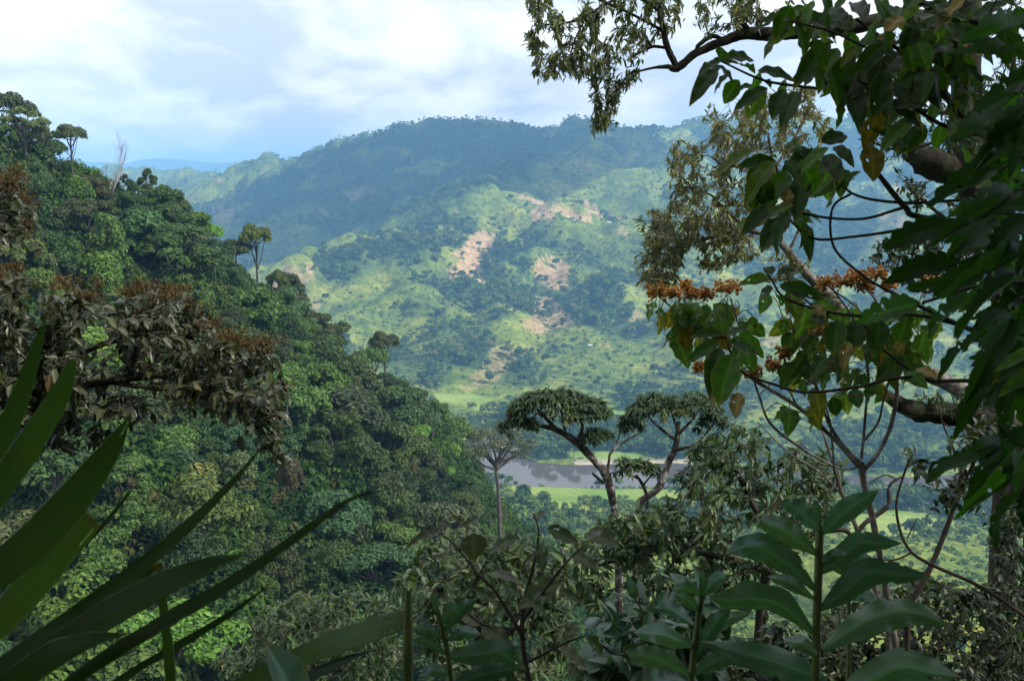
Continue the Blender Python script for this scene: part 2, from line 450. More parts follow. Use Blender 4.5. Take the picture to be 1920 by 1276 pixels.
def cover(X, Y, Z):
    u, v, d = proj(np.stack((X, Y, Z), -1))
    u = u + 7 * (fbm(X / 25, Y / 25, 3, 51) - .5); v = v + 7 * (fbm(X / 25, Y / 25, 3, 52) - .5)
    s = np.zeros(X.shape); f = s.copy(); g = s.copy(); t = s.copy()
    for k, p in enumerate(SOIL): s[inpoly(u, v, p)] = SOILK.get(k, .5)
    for p in FIELD: f[inpoly(u, v, p)] = 1
    for p in GRASS: g[inpoly(u, v, p)] = 1
    for p in FOREST: t[inpoly(u, v, p)] = 1
    s = s * (fbm(X / 18, Y / 18, 4, 91) < .70)
    return s, f, g, t

# grid of rows that widen with distance, so near ground is finer
NR, NC = 430, 560
rr = 300 * (5200 / 300) ** (np.linspace(0, 1, NR))
aa = np.linspace(-0.62, 0.66, NC)
DD, AA = np.meshgrid(rr, aa, indexing='ij')
GX, GY = DD * AA, DD
GZ = far_z(GX, GY)
SO, FI, GR, FO = cover(GX, GY, GZ)
wild = fbm(GX / 70, GY / 70, 5, 61)
lap = np.zeros_like(GZ)
lap[2:-2, 2:-2] = (GZ[4:, 2:-2] + GZ[:-4, 2:-2] + GZ[2:-2, 4:] + GZ[2:-2, :-4]) / 4 - GZ[2:-2, 2:-2]
l8 = np.zeros_like(GZ); q8 = 9
l8[q8:-q8, q8:-q8] = (GZ[2*q8:, q8:-q8] + GZ[:-2*q8, q8:-q8] + GZ[q8:-q8, 2*q8:] + GZ[q8:-q8, :-2*q8]) / 4 - GZ[q8:-q8, q8:-q8]
gully = np.clip(lap / (0.012 * DD) * .3 + l8 / (0.030 * DD) * .45 + .5, 0, 1)           # hollows hold the trees, ribs are grass
TREE = np.clip((gully * .95 + wild * .75 - .80) * 3.6, 0, 1)
skyl = ((elev_ := (GZ - CAM_Z) / DD) > -.004) * np.clip(1 - (np.maximum.accumulate(elev_[::-1], 0)[::-1] - elev_) / .006, 0, 1) * (DD > 2600) * (GX / GY > -.24)
TREE = np.clip(TREE * (1 - .8 * GR) + .6 * skyl + FO * np.clip((wild - .26) * 5, 0, 1), 0, 1) * (1 - SO) * (1 - FI)
DRIV, _ = seg_dist(GX, GY, RIV)
TREE *= DRIV > np.interp(GX / GY, [.17, .24, .38, .43], [46, 26, 26, 44])
COVER = np.stack((SO, FI, TREE, np.clip(1 - np.abs(DRIV - 40) / 14, 0, 1) * (GX / GY < .2) * (fbm(GX / 90, GY / 90, 2, 71) > .5)), -1)
idx = np.arange(NR * NC).reshape(NR, NC)
FQ = np.stack((idx[:-1, :-1], idx[:-1, 1:], idx[1:, 1:], idx[1:, :-1]), -1).reshape(-1, 4)

def land_mat():
    m, N, L = nmat("hillside_grass_and_soil")
    at = N.new("ShaderNodeAttribute"); at.attribute_name = "cover"
    sp = N.new("ShaderNodeSeparateColor"); L.new(at.outputs['Color'], sp.inputs[0])
    g = N.new("ShaderNodeNewGeometry"); pos = g.outputs['Position']
    nz1 = noise(N, L, 0.012, 6, 0.6, pos); nz2 = noise(N, L, 0.09, 5, 0.65, pos); nz3 = noise(N, L, 0.35, 4, 0.7, pos)
    grass = ramp(N, L, nz1, [(0.32, (0.060, 0.092, 0.018)), (0.5, (0.125, 0.165, 0.026)), (0.66, (0.225, 0.235, 0.042))]).outputs[0]
    tuft = ramp(N, L, nz2, [(0.38, (0.40, 0.47, 0.42)), (0.58, (1.1, 1.08, 1.05))]).outputs[0]
    grass = mixc(N, L, 0.85, grass, tuft, 'MULTIPLY')
    tuft2 = ramp(N, L, nz3, [(0.36, (0.5, 0.55, 0.5)), (0.6, (1.1, 1.1, 1.1))]).outputs[0]
    grass = mixc(N, L, 0.7, grass, tuft2, 'MULTIPLY')
    wood = ramp(N, L, nz2, [(0.35, (0.022, 0.044, 0.015)), (0.65, (0.05, 0.09, 0.026))]).outputs[0]
    soil = ramp(N, L, nz2, [(0.3, (0.17, 0.110, 0.058)), (0.5, (0.33, 0.228, 0.125)), (0.7, (0.47, 0.345, 0.20))]).outputs[0]
    soil = mixc(N, L, 0.7, soil, ramp(N, L, nz3, [(0.4, (0.5, 0.45, 0.4)), (0.6, (1.15, 1.1, 1.1))]).outputs[0], 'MULTIPLY')
    field = ramp(N, L, nz1, [(0.4, (0.11, 0.19, 0.032)), (0.6, (0.20, 0.25, 0.060))]).outputs[0]
    field = mixc(N, L, 0.5, field, tuft2, 'MULTIPLY')
    sand = ramp(N, L, nz2, [(0.3, (0.30, 0.24, 0.19)), (0.7, (0.42, 0.35, 0.28))]).outputs[0]
    c = mixc(N, L, sp.outputs[2], grass, wood)
    c = mixc(N, L, sp.outputs[1], c, field)
    c = mixc(N, L, sp.outputs[0], c, soil)
    c = mixc(N, L, at.outputs['Alpha'], c, sand)
    b = N.new("ShaderNodeBsdfPrincipled"); L.new(c, b.inputs['Base Color'])
    b.inputs['Roughness'].default_value = 0.95; b.inputs['Specular IOR Level'].default_value = 0.1
    bp = N.new("ShaderNodeBump"); bp.inputs['Strength'].default_value = 0.9; bp.inputs['Distance'].default_value = 3.0
    hh = math_n(N, L, 'ADD', nz2, math_n(N, L, 'MULTIPLY', nz3, 0.5))
    L.new(hh, bp.inputs['Height']); L.new(bp.outputs[0], b.inputs['Normal'])
    o = N.new("ShaderNodeOutputMaterial"); L.new(b.outputs[0], o.inputs[0])
    return m
M_LAND = land_mat()
terrain = structure("mountain_terrain", mesh_np("mountain_terrain", np.stack((GX, GY, GZ), -1).reshape(-1, 3), FQ[:, ::-1], {"cover": COVER.reshape(-1, 4)}, True, M_LAND),
    "grassy and wooded mountainside with bare soil clearings above the river valley")

# river
m, N, L = nmat("brown_river_water")
b = N.new("ShaderNodeBsdfPrincipled"); b.inputs['Base Color'].default_value = (0.062, 0.054, 0.046, 1)
b.inputs['Roughness'].default_value = 0.05; b.inputs['IOR'].default_value = 1.33
g = N.new("ShaderNodeNewGeometry"); bp = N.new("ShaderNodeBump"); bp.inputs['Strength'].default_value = 0.12; bp.inputs['Distance'].default_value = 0.3
L.new(noise(N, L, 0.25, 4, 0.6, g.outputs['Position']), bp.inputs['Height']); L.new(bp.outputs[0], b.inputs['Normal'])
o = N.new("ShaderNodeOutputMaterial"); L.new(b.outputs[0], o.inputs[0]); M_WATER = m
T = np.gradient(RIV, axis=0); T[:, 2] = 0; T = norm(T); NRM = np.stack((-T[:, 1], T[:, 0], 0 * T[:, 0]), -1)
RV = np.concatenate((RIV + NRM * 62, RIV - NRM * 62)); RV[:, 2] = -0.6; k = len(RIV)
RF = np.array([(i, i + 1, k + i + 1, k + i) for i in range(k - 1)])
structure("river", mesh_np("river", RV, RF[:, ::-1], None, True, M_WATER), "brown slow river winding along the valley floor")

# blue hills on the horizon
hx = np.linspace(-0.75, 0.75, 220)
HB = []
sil = np.interp(hx * FPX + 960, [-400, 0, 180, 215, 300, 330, 420, 470, 560, 800, 2400], [300, 305, 303, 308, 297, 300, 306, 303, 310, 330, 330])
sil = sil + 3.0 * (fbm(hx * 60, hx * 0 + 3, 4, 8) - .5)
for dd, drop in ((9000, 0), (8700, 100), (8000, 330), (7200, 520)):
    for a, s in zip(hx, sil):
        q = P(960 + a * FPX, s, 9000); rat = dd / 9000
        HB.append((q[0] * rat + 60 * math.sin(a * 90 + drop), q[1] * rat, q[2] - drop + 40 * (float(fbm(np.array(a * 40.), np.array(drop * .01), 3, 2)) - .5) * (drop > 0)))
n = len(hx)
HF = np.array([(r * n + i, r * n + i + 1, (r + 1) * n + i + 1, (r + 1) * n + i) for r in range(3) for i in range(n - 1)])
m, N, L = nmat("far_forest_green"); b = N.new("ShaderNodeBsdfPrincipled"); g = N.new("ShaderNodeNewGeometry")
L.new(ramp(N, L, noise(N, L, 0.01, 5, .6, g.outputs['Position']), [(0.35, (0.03, 0.055, 0.02)), (0.65, (0.07, 0.11, 0.035))]).outputs[0], b.inputs['Base Color'])
b.inputs['Roughness'].default_value = 1; o = N.new("ShaderNodeOutputMaterial"); L.new(b.outputs[0], o.inputs[0])
structure("far_hills", mesh_np("far_hills", np.array(HB), HF, None, True, m), "row of distant blue hills on the left horizon")

# ------------------------------------------------------------------ near ground: our own slope, the ravine, the wooded spur on the left
SPUR = PL([(-420,205,185),(-150,260,205),(0,318,215),(150,375,225),(300,452,240),(400,525,250),(500,602,262),(620,692,275),(740,782,290),(850,890,305),(935,985,316),(1020,1065,326),(1100,1150,338)])
def near_z(X, Y):
    d, zc = seg_dist(X + 10 * (fbm(X / 40, Y / 40, 3, 2) - .5), Y + 10 * (fbm(X / 40, Y / 40, 3, 12) - .5), SPUR)
    spur = zc - .62 * (np.sqrt(d * d + 64) - 8)
    own = np.where(Y > 0, CAM_Z - 1.75 - .74 * Y, CAM_Z - 1.75 - .5 * Y) - np.clip(Y - 190, 0, 500) * -.45
    own = own - np.clip(np.abs(X) - 8, 0, 200) * .08
    own = np.where(Y < 1.2, np.maximum(own, CAM_Z - 1.9), own)
    z = 5 * np.logaddexp(spur / 5, own / 5)
    return z + (fbm(X / 22, Y / 22, 4, 44) - .5) * 4 * np.clip(np.hypot(X, Y) / 60, 0.03, 1)
nx = np.linspace(-290, 330, 190); ny = np.concatenate((np.linspace(-40, 12, 40), np.linspace(14, 430, 140)))
NX, NY = np.meshgrid(nx, ny); NZ = near_z(NX, NY)
ii = np.arange(NX.size).reshape(NX.shape)
NF = np.stack((ii[:-1, :-1], ii[:-1, 1:], ii[1:, 1:], ii[1:, :-1]), -1).reshape(-1, 4)
m, N, L = nmat("forest_floor"); b = N.new("ShaderNodeBsdfPrincipled"); g = N.new("ShaderNodeNewGeometry")
L.new(ramp(N, L, noise(N, L, 0.5, 7, .65, g.outputs['Position']), [(0.35, (0.014, 0.024, 0.009)), (0.5, (0.03, 0.05, 0.016)), (0.68, (0.06, 0.05, 0.03))]).outputs[0], b.inputs['Base Color'])
b.inputs['Roughness'].default_value = 1; o = N.new("ShaderNodeOutputMaterial"); L.new(b.outputs[0], o.inputs[0])
ground = structure("hillside_ground", mesh_np("hillside_ground", np.stack((NX, NY, NZ), -1).reshape(-1, 3), NF, None, True, m), "steep leaf-littered forest slope below the viewpoint")

# ------------------------------------------------------------------ clouds overhead that shade the viewpoint and the far ridge
m, N, L = nmat("cloud"); df = N.new("ShaderNodeBsdfDiffuse"); df.inputs[0].default_value = (.9, .9, .9, 1)
tr = N.new("ShaderNodeBsdfTranslucent"); tr.inputs[0].default_value = (.9, .9, .9, 1)
ms = N.new("ShaderNodeMixShader"); ms.inputs[0].default_value = .6
L.new(df.outputs[0], ms.inputs[1]); L.new(tr.outputs[0], ms.inputs[2]); o = N.new("ShaderNodeOutputMaterial"); L.new(ms.outputs[0], o.inputs[0])
M_CLOUD = m
M_THIN = m.copy(); M_THIN.name = "thin_cloud"; N = M_THIN.node_tree.nodes; L = M_THIN.node_tree.links
tp = N.new("ShaderNodeBsdfTransparent"); m2 = N.new("ShaderNodeMixShader"); m2.inputs[0].default_value = .64
src = next(x for x in N if x.type == 'MIX_SHADER' and x != m2); ou = next(x for x in N if x.type == 'OUTPUT_MATERIAL')
L.new(src.outputs[0], m2.inputs[1]); L.new(tp.outputs[0], m2.inputs[2]); L.new(m2.outputs[0], ou.inputs[0])
def cloud(cx, cy, gz, rx, ry, rot, seed, label, mat=None):
    """a flat-bottomed cumulus whose shadow falls round (cx, cy) on ground at gz"""
    h = 1750; k = (h - gz) / SUN.z
    c = np.array((cx + SUN.x * k, cy + SUN.y * k, h)); nu, nv = 72, 26
    V = []
    for j in range(nv + 1):
        ph = math.pi * j / nv
        for i in range(nu):
            th = 2 * math.pi * i / nu
            x, y, z = math.sin(ph) * math.cos(th), math.sin(ph) * math.sin(th), math.cos(ph)
            q = 1 + .30 * (float(fbm(np.array(3 * x + 9 + seed), np.array(3 * y + 5 + z * 1.3), 4, seed)) - .5) * 2
            a, b2 = x * rx * q, y * ry * q
            V.append((c[0] + a * math.cos(rot) - b2 * math.sin(rot), c[1] + a * math.sin(rot) + b2 * math.cos(rot), c[2] + (z * 230 * q if z > 0 else z * 60)))
    F = np.array([(j * nu + i, j * nu + (i + 1) % nu, (j + 1) * nu + (i + 1) % nu, (j + 1) * nu + i) for j in range(nv) for i in range(nu)])
    o = structure("cloud", mesh_np("cloud", np.array(V), F, None, True, mat or M_CLOUD), label)
    return o
cloud(-130, 70, 215, 430, 380, 0.25, 3, "low cloud above the viewpoint", M_THIN)
cloud(-190, 2560, 330, 560, 700, -0.2, 8, "low cloud above the blue ridge")

# ------------------------------------------------------------------ haze
m, N, L = nmat("haze"); pv = N.new("ShaderNodeVolumePrincipled")
pv.inputs['Color'].default_value = (0.27, 0.60, 1.0, 1); pv.inputs['Density'].default_value = 0.00020
pv.inputs['Absorption Color'].default_value = (0, 0, 0, 1)
pv.inputs['Anisotropy'].default_value = 0.1
o = N.new("ShaderNodeOutputMaterial"); L.new(pv.outputs[0], o.inputs['Volume'])
x0, x1, y0, y1, z0, z1 = -8000, 8000, -300, 9600, -5, 540
HV = [(x, y, z) for z in (z0, z1) for y in (y0, y1) for x in (x0, x1)]
hz = link("haze", mesh_np("haze", HV, np.array([(0, 2, 3, 1), (4, 5, 7, 6), (0, 1, 5, 4), (2, 6, 7, 3), (0, 4, 6, 2), (1, 3, 7, 5)]), None, False, m))
hz["kind"] = "stuff"; hz["label"] = "pale blue haze lying over the valley"
# ------------------------------------------------------------------ forest trees: a set of grown prototypes, copied as individuals
DIAMOND = (np.array([(0, 0, 0), (.45, .28, .06), (1, 0, -.1), (.45, -.28, .06)]), np.array([(0, 1, 2, 3)]))
M_CANOPY = leaf_mat("forest_leaves", [(0.0, (.42, .46, .42)), (0.45, (.92, .95, .9)), (0.8, (1.25, 1.22, 1.0)), (1.0, (1.75, 1.65, 1.15))], rough=.55, trans=.22, spec=.35, objcol=True, tint=(1.3, 1.5, .6))
M_BARK = bark_mat("grey_forest_bark", [(0.3, (.05, .042, .034)), (0.55, (.115, .10, .085)), (0.75, (.22, .205, .18))], 1.2)
def unit(n):
    a = RNG.normal(size=(n, 3)); return norm(a)
def lobe_leaves(C, Rr, n, size, up=.35, flat=1.0, low=-.35):
    """leaf sprays over lobes; C (k,3), Rr (k,)"""
    w = Rr ** 2 / np.sum(Rr ** 2); k = RNG.choice(len(C), n, p=w)
    d = unit(n); d[:, 2] = np.where(d[:, 2] < low, -d[:, 2] * RNG.random(n), d[:, 2])
    sh = .55 + .5 * RNG.random(n) ** .6
    p = C[k] + d * (Rr[k] * sh)[:, None] * np.array((1, 1, flat))
    nrm = norm(d + .55 * unit(n) + np.array((0, 0, up)))
    D = np.cross(nrm, unit(n)); D[:, 2] -= .25
    return p, D, nrm, size * (.6 + .8 * RNG.random(n))
def tree_proto(seed, H=15, kind='round', rx=5.0, n=5200, size=.62, lobes=26):
    global RNG
    RNG = np.random.default_rng(seed); rnd = random.Random(seed)
    tr = Geo(); cr = Geo()
    if kind == 'round':   cz, rz = H - rx * 1.05, rx * 1.05
    elif kind == 'tall':  cz, rz = H - rx * .7, rx * .7
    elif kind == 'flat':  cz, rz = H - rx * .34, rx * .34
    elif kind == 'column': cz, rz = H * .52, H * .46
    else: cz, rz = H - rx * .6, rx * .6
    d = unit(lobes); d[:, 2] = np.abs(d[:, 2]) * 1.25 - (.55 if kind == 'round' else .35)
    s = .62 + .42 * RNG.random(lobes)
    C = d * s[:, None] * np.array((rx, rx, rz)) + np.array((0, 0, cz))
    Rr = rx * (.20 + .20 * RNG.random(lobes))
    if kind == 'flat': Rr *= .9
    if kind == 'tall': C = C[:max(9, lobes // 2)]; Rr = Rr[:len(C)] * .95
    if kind == 'column': Rr *= 1.25
    p, D, U, sc = lobe_leaves(C, Rr, int(n * 1.35), size, flat=.75 if kind != 'column' else 1.2)
    cr.add(*place(DIAMOND, p, D, U, sc))
    if kind in ('column', 'round'):       # hanging creeper strands
        m = 26 if kind == 'column' else 8
        for q in range(m):
            i = rnd.randrange(len(C)); th = rnd.random() * 6.28
            st = C[i] + np.array((math.cos(th), math.sin(th), -.2)) * Rr[i]
            L_ = rnd.uniform(2, 5); t = RNG.random(45)
            pp = st + np.stack((RNG.normal(size=45) * .22, RNG.normal(size=45) * .22, -t * L_), -1)
            cr.add(*place(DIAMOND, pp, unit(45) + np.array((0, 0, -1.0)), unit(45), size * .7))
    lean = np.array((rnd.uniform(-.6, .6), rnd.uniform(-.6, .6), 0))
    top = np.array((0, 0, cz - rz * .15)) + lean * .4
    pts, rad = smooth_path([(0, 0, -1.5), lean * .5 + (0, 0, cz * .4), lean + (0, 0, cz * .75), top], [.36 * H / 15, .27 * H / 15, .22 * H / 15, .14 * H / 15], 4)
    tr.add(*tube(pts, rad, 7))
    for i in range(min(len(C), 13)):
        a = pts[rnd.randrange(len(pts) * 5 // 10, len(pts))]
        mid = (a + C[i]) / 2 + np.array((0, 0, -.35)) + unit(1)[0] * .3
        q, r_ = smooth_path([a, mid, C[i], C[i] + (C[i] - mid) * .45], [.13, .09, .06, .03], 3)
        tr.add(*tube(q, r_, 5))
    return tr.mesh("trunk", M_BARK), cr.mesh("crown", M_CANOPY, False)
def palm_proto(seed, H=7):
    global RNG
    RNG = np.random.default_rng(seed); tr = Geo(); cr = Geo()
    q, r_ = smooth_path([(0, 0, -1), (.1, 0, H * .5), (.2, .1, H)], [.2, .15, .12], 4); tr.add(*tube(q, r_, 6))
    blade = leaf_tmpl(6, 1, .09, .4, .3, .35)
    n = 46; D = unit(n); D[:, 2] = np.abs(D[:, 2]) * .9 - .05
    cr.add(*place(blade, np.tile((.2, .1, H), (n, 1)), D, np.tile((0, 0, 1.), (n, 1)) + .01, 1.9 + .5 * RNG.random(n)))
    return tr.mesh("trunk", M_BARK), cr.mesh("crown", M_CANOPY, False)
def dead_proto(seed, H=13):
    rnd = random.Random(seed); tr = Geo()
    def br(p, d, L_, r, dep):
        pts = [p]; q = np.array(p)
        for i in range(3):
            d = norm(d + np.array((rnd.uniform(-.25, .25), rnd.uniform(-.25, .25), .12))); q = q + d * L_ / 3; pts.append(q)
        P2, R2 = smooth_path(pts, np.linspace(r, r * .55, 4), 3); tr.add(*tube(P2, R2, 5))
        if dep: 
            for k in range(3 if dep > 1 else 4):
                br(P2[-1 - rnd.randrange(0, 5)], norm(d + np.array((rnd.uniform(-1, 1), rnd.uniform(-1, 1), rnd.uniform(-.1, .6)))), L_ * rnd.uniform(.5, .75), r * .5, dep - 1)
    br((0, 0, -1), np.array((0.05, 0, 1.)), H * .55, .24, 4)
    return tr.mesh("trunk", bpy.data.materials.get("pale_dead_bark") or bark_mat("pale_dead_bark", [(.3, (.20, .18, .16)), (.7, (.42, .40, .37))], 2)), None
PROTO = {
 'round0': tree_proto(11), 'round1': tree_proto(12, 16, 'round', 5.6, 6200, .62, 32), 'round2': tree_proto(13, 13, 'round', 4.6, 4600, .55, 20),
 'round3': tree_proto(14, 14, 'round', 5.2, 5600, .72, 28), 'flat0': tree_proto(15, 15, 'flat', 5.6, 4600, .6, 26), 'flat1': tree_proto(16, 17, 'flat', 4.6, 3800, .6, 20),
 'tall0': tree_proto(17, 19, 'tall', 4.2, 3000, .55, 22), 'tall1': tree_proto(18, 21, 'tall', 4.8, 3400, .55, 26),
 'col0': tree_proto(19, 13, 'column', 3.4, 4600, .6, 26), 'col1': tree_proto(20, 15, 'column', 3.0, 4600, .55, 26), 'flat2': tree_proto(22, 14, 'flat', 5.4, 3600, .62, 12), 'tall2': tree_proto(23, 17, 'tall', 5.2, 3400, .6, 30), 'round4': tree_proto(21, 12, 'round', 5.0, 7200, .45, 40),
}
PALM = palm_proto(31); DEAD = dead_proto(5)
RNG = np.random.default_rng(99)
TINTS = {  # leaf colour of the kinds
 'dark': (.042, .082, .018), 'mid': (.070, .130, .024), 'bright': (.115, .220, .030), 'olive': (.082, .115, .027),
 'grey': (.094, .124, .048), 'yellow': (.18, .18, .034), 'brown': (.078, .074, .034), 'blue': (.054, .115, .042)}
LBL = {
 'dark': "dark green rounded tree in the dense forest on the left hillside", 'mid': "mid green rounded tree in the dense forest on the left hillside",
 'bright': "bright fresh green tree among darker crowns on the left hillside", 'olive': "olive green tree among darker crowns on the left hillside",
 'grey': "grey green tree with pale leaves in the left hillside forest", 'yellow': "yellowish tree among green crowns on the left hillside",
 'brown': "brownish tree among green crowns on the left hillside", 'blue': "blue green creeper covered tree in the left hillside forest"}
NAMEOF = {'round': 'forest_tree', 'flat': 'flat_topped_tree', 'tall': 'tall_forest_tree', 'col': 'creeper_covered_tree'}
def plant_tree(key, tint, base, sc, label, group, rz=None, name=None, cat="tree", wide=1.0):
    tm, cm = PROTO[key] if key in PROTO else (PALM if key == 'palm' else DEAD)
    nm = name or NAMEOF[key.rstrip('0123456789')]
    t = thing(nm, label, cat, base, group)
    t.rotation_euler = (0, 0, RNG.random() * 6.28 if rz is None else rz); t.scale = (sc * wide * RNG.uniform(.82, 1.2), sc * wide * RNG.uniform(.82, 1.2), sc)
    link("trunk", tm, t)
    if cm is not None:
        c = link("crown", cm, t); k = .62 + .85 * RNG.random() ** 1.3; col = TINTS[tint] if isinstance(tint, str) else tint
        c.color = (col[0] * k * (.9 + .2 * RNG.random()), col[1] * k, col[2] * k * (.85 + .3 * RNG.random()), 1)
    return t
def gz(x, y): return float(near_z(np.array(x, float), np.array(y, float)))
def base_of(u, vtop, d, H):
    """ground point under a tree whose top is seen at (u, vtop)"""
    q = P(u, vtop, d); g = gz(q[0], q[1]); return (q[0], q[1], g), (q[2] - g) / H
# trees that stand out, by the pixel of their top
HT = {'tall0': 19, 'tall1': 21, 'flat0': 15, 'flat1': 17, 'round0': 15, 'round1': 16, 'round2': 13, 'round3': 14, 'round4': 12, 'col0': 13, 'col1': 15, 'flat2': 14, 'tall2': 17, 'palm': 8, 'dead': 14}
SPECIAL = [
 ('tall1', 'grey', 70, 232, 208, "airy tree with separate leaf tufts between the two tall skyline trees", .55),
 ('tall2', 'mid', 8, 232, 203, "leafy skyline tree cut by the left edge of the picture", .6),
 ('tall0', 'dark', 275, 318, 234, "thin dark tree rising a little above the skyline beside the bright green tree", .4),
 ('tall2', 'olive', 520, 508, 258, "ragged olive tree on the ridge right of the umbrella topped tree", .5),
 ('tall1', 'mid', 640, 600, 272, "open crowned tree rising from the ridge above the valley fields", .45),
 ('round4', (.20, .055, .025), 100, 905, 138, "small tree with orange red young leaves low on the left slope", .35),
 ('tall0', 'grey', 42, 203, 205, "tall open crowned tree at the far left end of the skyline", .8),
 ('flat1', 'grey', 130, 240, 214, "tall feathery tree on the skyline just left of the bare tree", .48),
 ('round2', 'dark', 88, 248, 210, "dark tree between the two tall feathery skyline trees", .62),
 ('dead', 'grey', 188, 240, 212, "bare dead tree with pale forked branches on the left skyline", .7),
 ('round2', 'brown', 160, 318, 212, "brown leaved tree at the foot of the bare skyline tree", .75),
 ('tall0', 'dark', 232, 328, 228, "narrow dark palm like tree on the skyline right of the bare tree", .5),
 ('round0', 'dark', 262, 330, 232, "dark dense tree on the skyline left of the bright green tree", .62),
 ('tall1', 'mid', 300, 345, 236, "slim mid green skyline tree touching the bright green tree", .55),
 ('round1', 'bright', 335, 358, 236, "large bright green tree on the skyline of the left hillside", .85),
 ('flat0', 'bright', 385, 425, 244, "bright green flat topped tree reaching out below the skyline", .6),
 ('flat1', 'olive', 478, 428, 250, "umbrella topped tree on a forked trunk standing out above the forest", .62),
 ('flat0', 'olive', 440, 455, 248, "small layered olive tree left of the umbrella topped tree", .5),
 ('round1', 'brown', 560, 545, 262, "brownish tree on the ridge against the valley", .62),
 ('round1', 'olive', 592, 582, 266, "olive tree on the ridge edge above the valley", .75),
 ('flat1', 'grey', 720, 628, 282, "thin open crowned tree rising above the ridge edge", .5),
 ('flat0', 'bright', 700, 655, 280, "bright green layered tree on the ridge edge above the river", .6),
 ('round3', 'bright', 745, 700, 286, "yellow green tree low on the ridge edge above the river", .6),
 ('round4', 'bright', 660, 712, 262, "bright light green bush shaped tree in the middle of the slope", .9),
 ('round0', 'mid', 850, 775, 296, "rounded green tree at the tip of the slope beside the river", .75),
 ('round3', 'blue', 335, 825, 150, "domed blue green creeper covered tree low on the left slope", .55),
 ('col0', 'yellow', 365, 865, 150, "yellow green tree beside the domed blue green tree", .55),
 ('round2', 'bright', 470, 1060, 140, "fresh green tree near the foot of the left slope", .6),
 ('col1', (.072, .066, .034), 545, 850, 165, "tall trunk wrapped in brown hanging creepers", .62),
 ('round4', 'olive', 505, 985, 148, "olive domed tree near the foot of the left slope", .55),
]
taken = []
for key, tint, u, v, d, lab, wide in SPECIAL:
    b_, s_ = base_of(u, v, d, HT[key]); s_ = max(.5, min(2.2, s_))
    plant_tree(key, tint, b_, s_, lab, None, name={'dead': 'bare_tree'}.get(key), wide=min(1.6, max(.7, wide * 1.6 / s_ if s_ > 1.3 else wide * 1.5)))
    taken.append(b_[:2])
# slender pale tree in front of the river
PT = Geo(); PC = Geo()
q, r_ = smooth_path(PL([(938,1010,200),(936,960,200),(934,915,200),(930,880,200)]), [.5, .42, .36, .3], 5); PT.add(*tube(q, r_, 7))
lob = []
for tip in [(890,835),(905,850),(915,815),(940,805),(962,830),(950,845),(978,850),(925,838),(900,815),(882,850),(968,812),(938,828),(990,836)]:
    a = P(930 + random.uniform(-3, 3), 880 - random.uniform(0, 14), 200); b_ = P(*tip, 200 + random.uniform(-4, 4))
    q, r_ = smooth_path([a, (a + b_) / 2 + unit(1)[0] * .6, b_], [.34, .2, .08], 4); PT.add(*tube(q, r_, 5)); lob.append(b_)
lob = np.array(lob); p, D, U, sc = lobe_leaves(lob, np.full(len(lob), 2.0), 3600, .42); PC.add(*place(DIAMOND, p, D, U, sc))
g0 = P(938, 1010, 200); t = thing("slender_tree", "slender grey tree with a thin see through crown in front of the river", "tree", g0)
link("trunk", PT.mesh("trunk", M_BARK, True, g0), t); c = link("crown", PC.mesh("crown", M_CANOPY, False, g0), t); c.color = (.13, .15, .095, 1)

# the hillside forest
cand = []
for gx in np.arange(-250, 75, 8.4):
    for gy in np.arange(95, 372, 8.4):
        x, y = gx + RNG.uniform(-4, 4), gy + RNG.uniform(-4, 4); z = gz(x, y)
        u, v, d = proj(np.array((x, y, z + 9)))
        if u < -70 or u > 1010 or v > 1330: continue
        dist, zc = seg_dist(np.array(x), np.array(y), SPUR)
        # not on our own slope, and not far behind the crest
        if z < 70: continue
        tt = np.linspace(.55, .97, 14); rx_, ry_ = x * tt, y * tt; rz_ = CAM_Z + (z + 11 - CAM_Z) * tt
        if np.any(near_z(rx_, ry_) + 5 > rz_): continue
        sp_u = np.interp(u, [0, 150, 300, 400, 500, 620, 740, 870, 1000, 1120], [285, 345, 420, 470, 560, 640, 730, 830, 905, 965])
        if v < sp_u - 55: continue
        if min([math.hypot(x - a, y - b) for a, b in taken]) < 6.5: continue
        cand.append((float(d), x, y, z, float(u), float(v)))
cand.sort()
print("hillside trees", len(cand))
keys = list(PROTO); wts = [8, 8, 6, 8, 1.5, 1, 1, 1, 7, 6, 1.5, 2, 7]
tk = list(TINTS); tw = [9, 11, 4.5, 3, 3.5, 0, 0, 3]
extra_pts = []; FT = []
for i, (d, x, y, z, u, v) in enumerate(cand):
    if i >= 290: extra_pts.append((x, y, z)); continue
    key = random.choices(keys, wts)[0]; tint = random.choices(tk, tw)[0]
    if key.startswith('col') and tint in ('yellow', 'brown'): tint = 'blue'
    tr_ = plant_tree(key, tint, (x, y, z), random.uniform(.75, 1.25) * (1.0 if not key.startswith('tall') else .8) * float(np.interp(u, [820, 900], [1, .62])), LBL[tint], "trees of the left hillside forest", wide=random.uniform(.9, 1.2))
    FT.append((tr_, tint, key.rstrip('0123456789'), u, v))
MARKS = [(42, 250, "the leftmost skyline tree"), (185, 300, "the bare skyline tree"), (335, 400, "the bright skyline tree"), (478, 470, "the umbrella topped ridge tree"), (592, 610, "the olive ridge edge tree"),
 (705, 680, "the bright layered ridge tree"), (850, 800, "the tree tip beside the river"), (934, 880, "the slender grey tree"), (335, 845, "the domed blue green tree"), (545, 880, "the creeper wrapped trunk"), (470, 1080, "the fresh green foot tree"), (660, 740, "the light green bush"),
 (200, 500, "the rusty flower sprays"), (520, 760, "the flowering shrub tip"), (100, 1000, "the cut strap leaf"), (480, 920, "the long strap leaf tip"), (700, 960, "the yellow strap leaf tip"), (1000, 960, "the riverside field"), (620, 1120, "the grey olive bottom tree")]
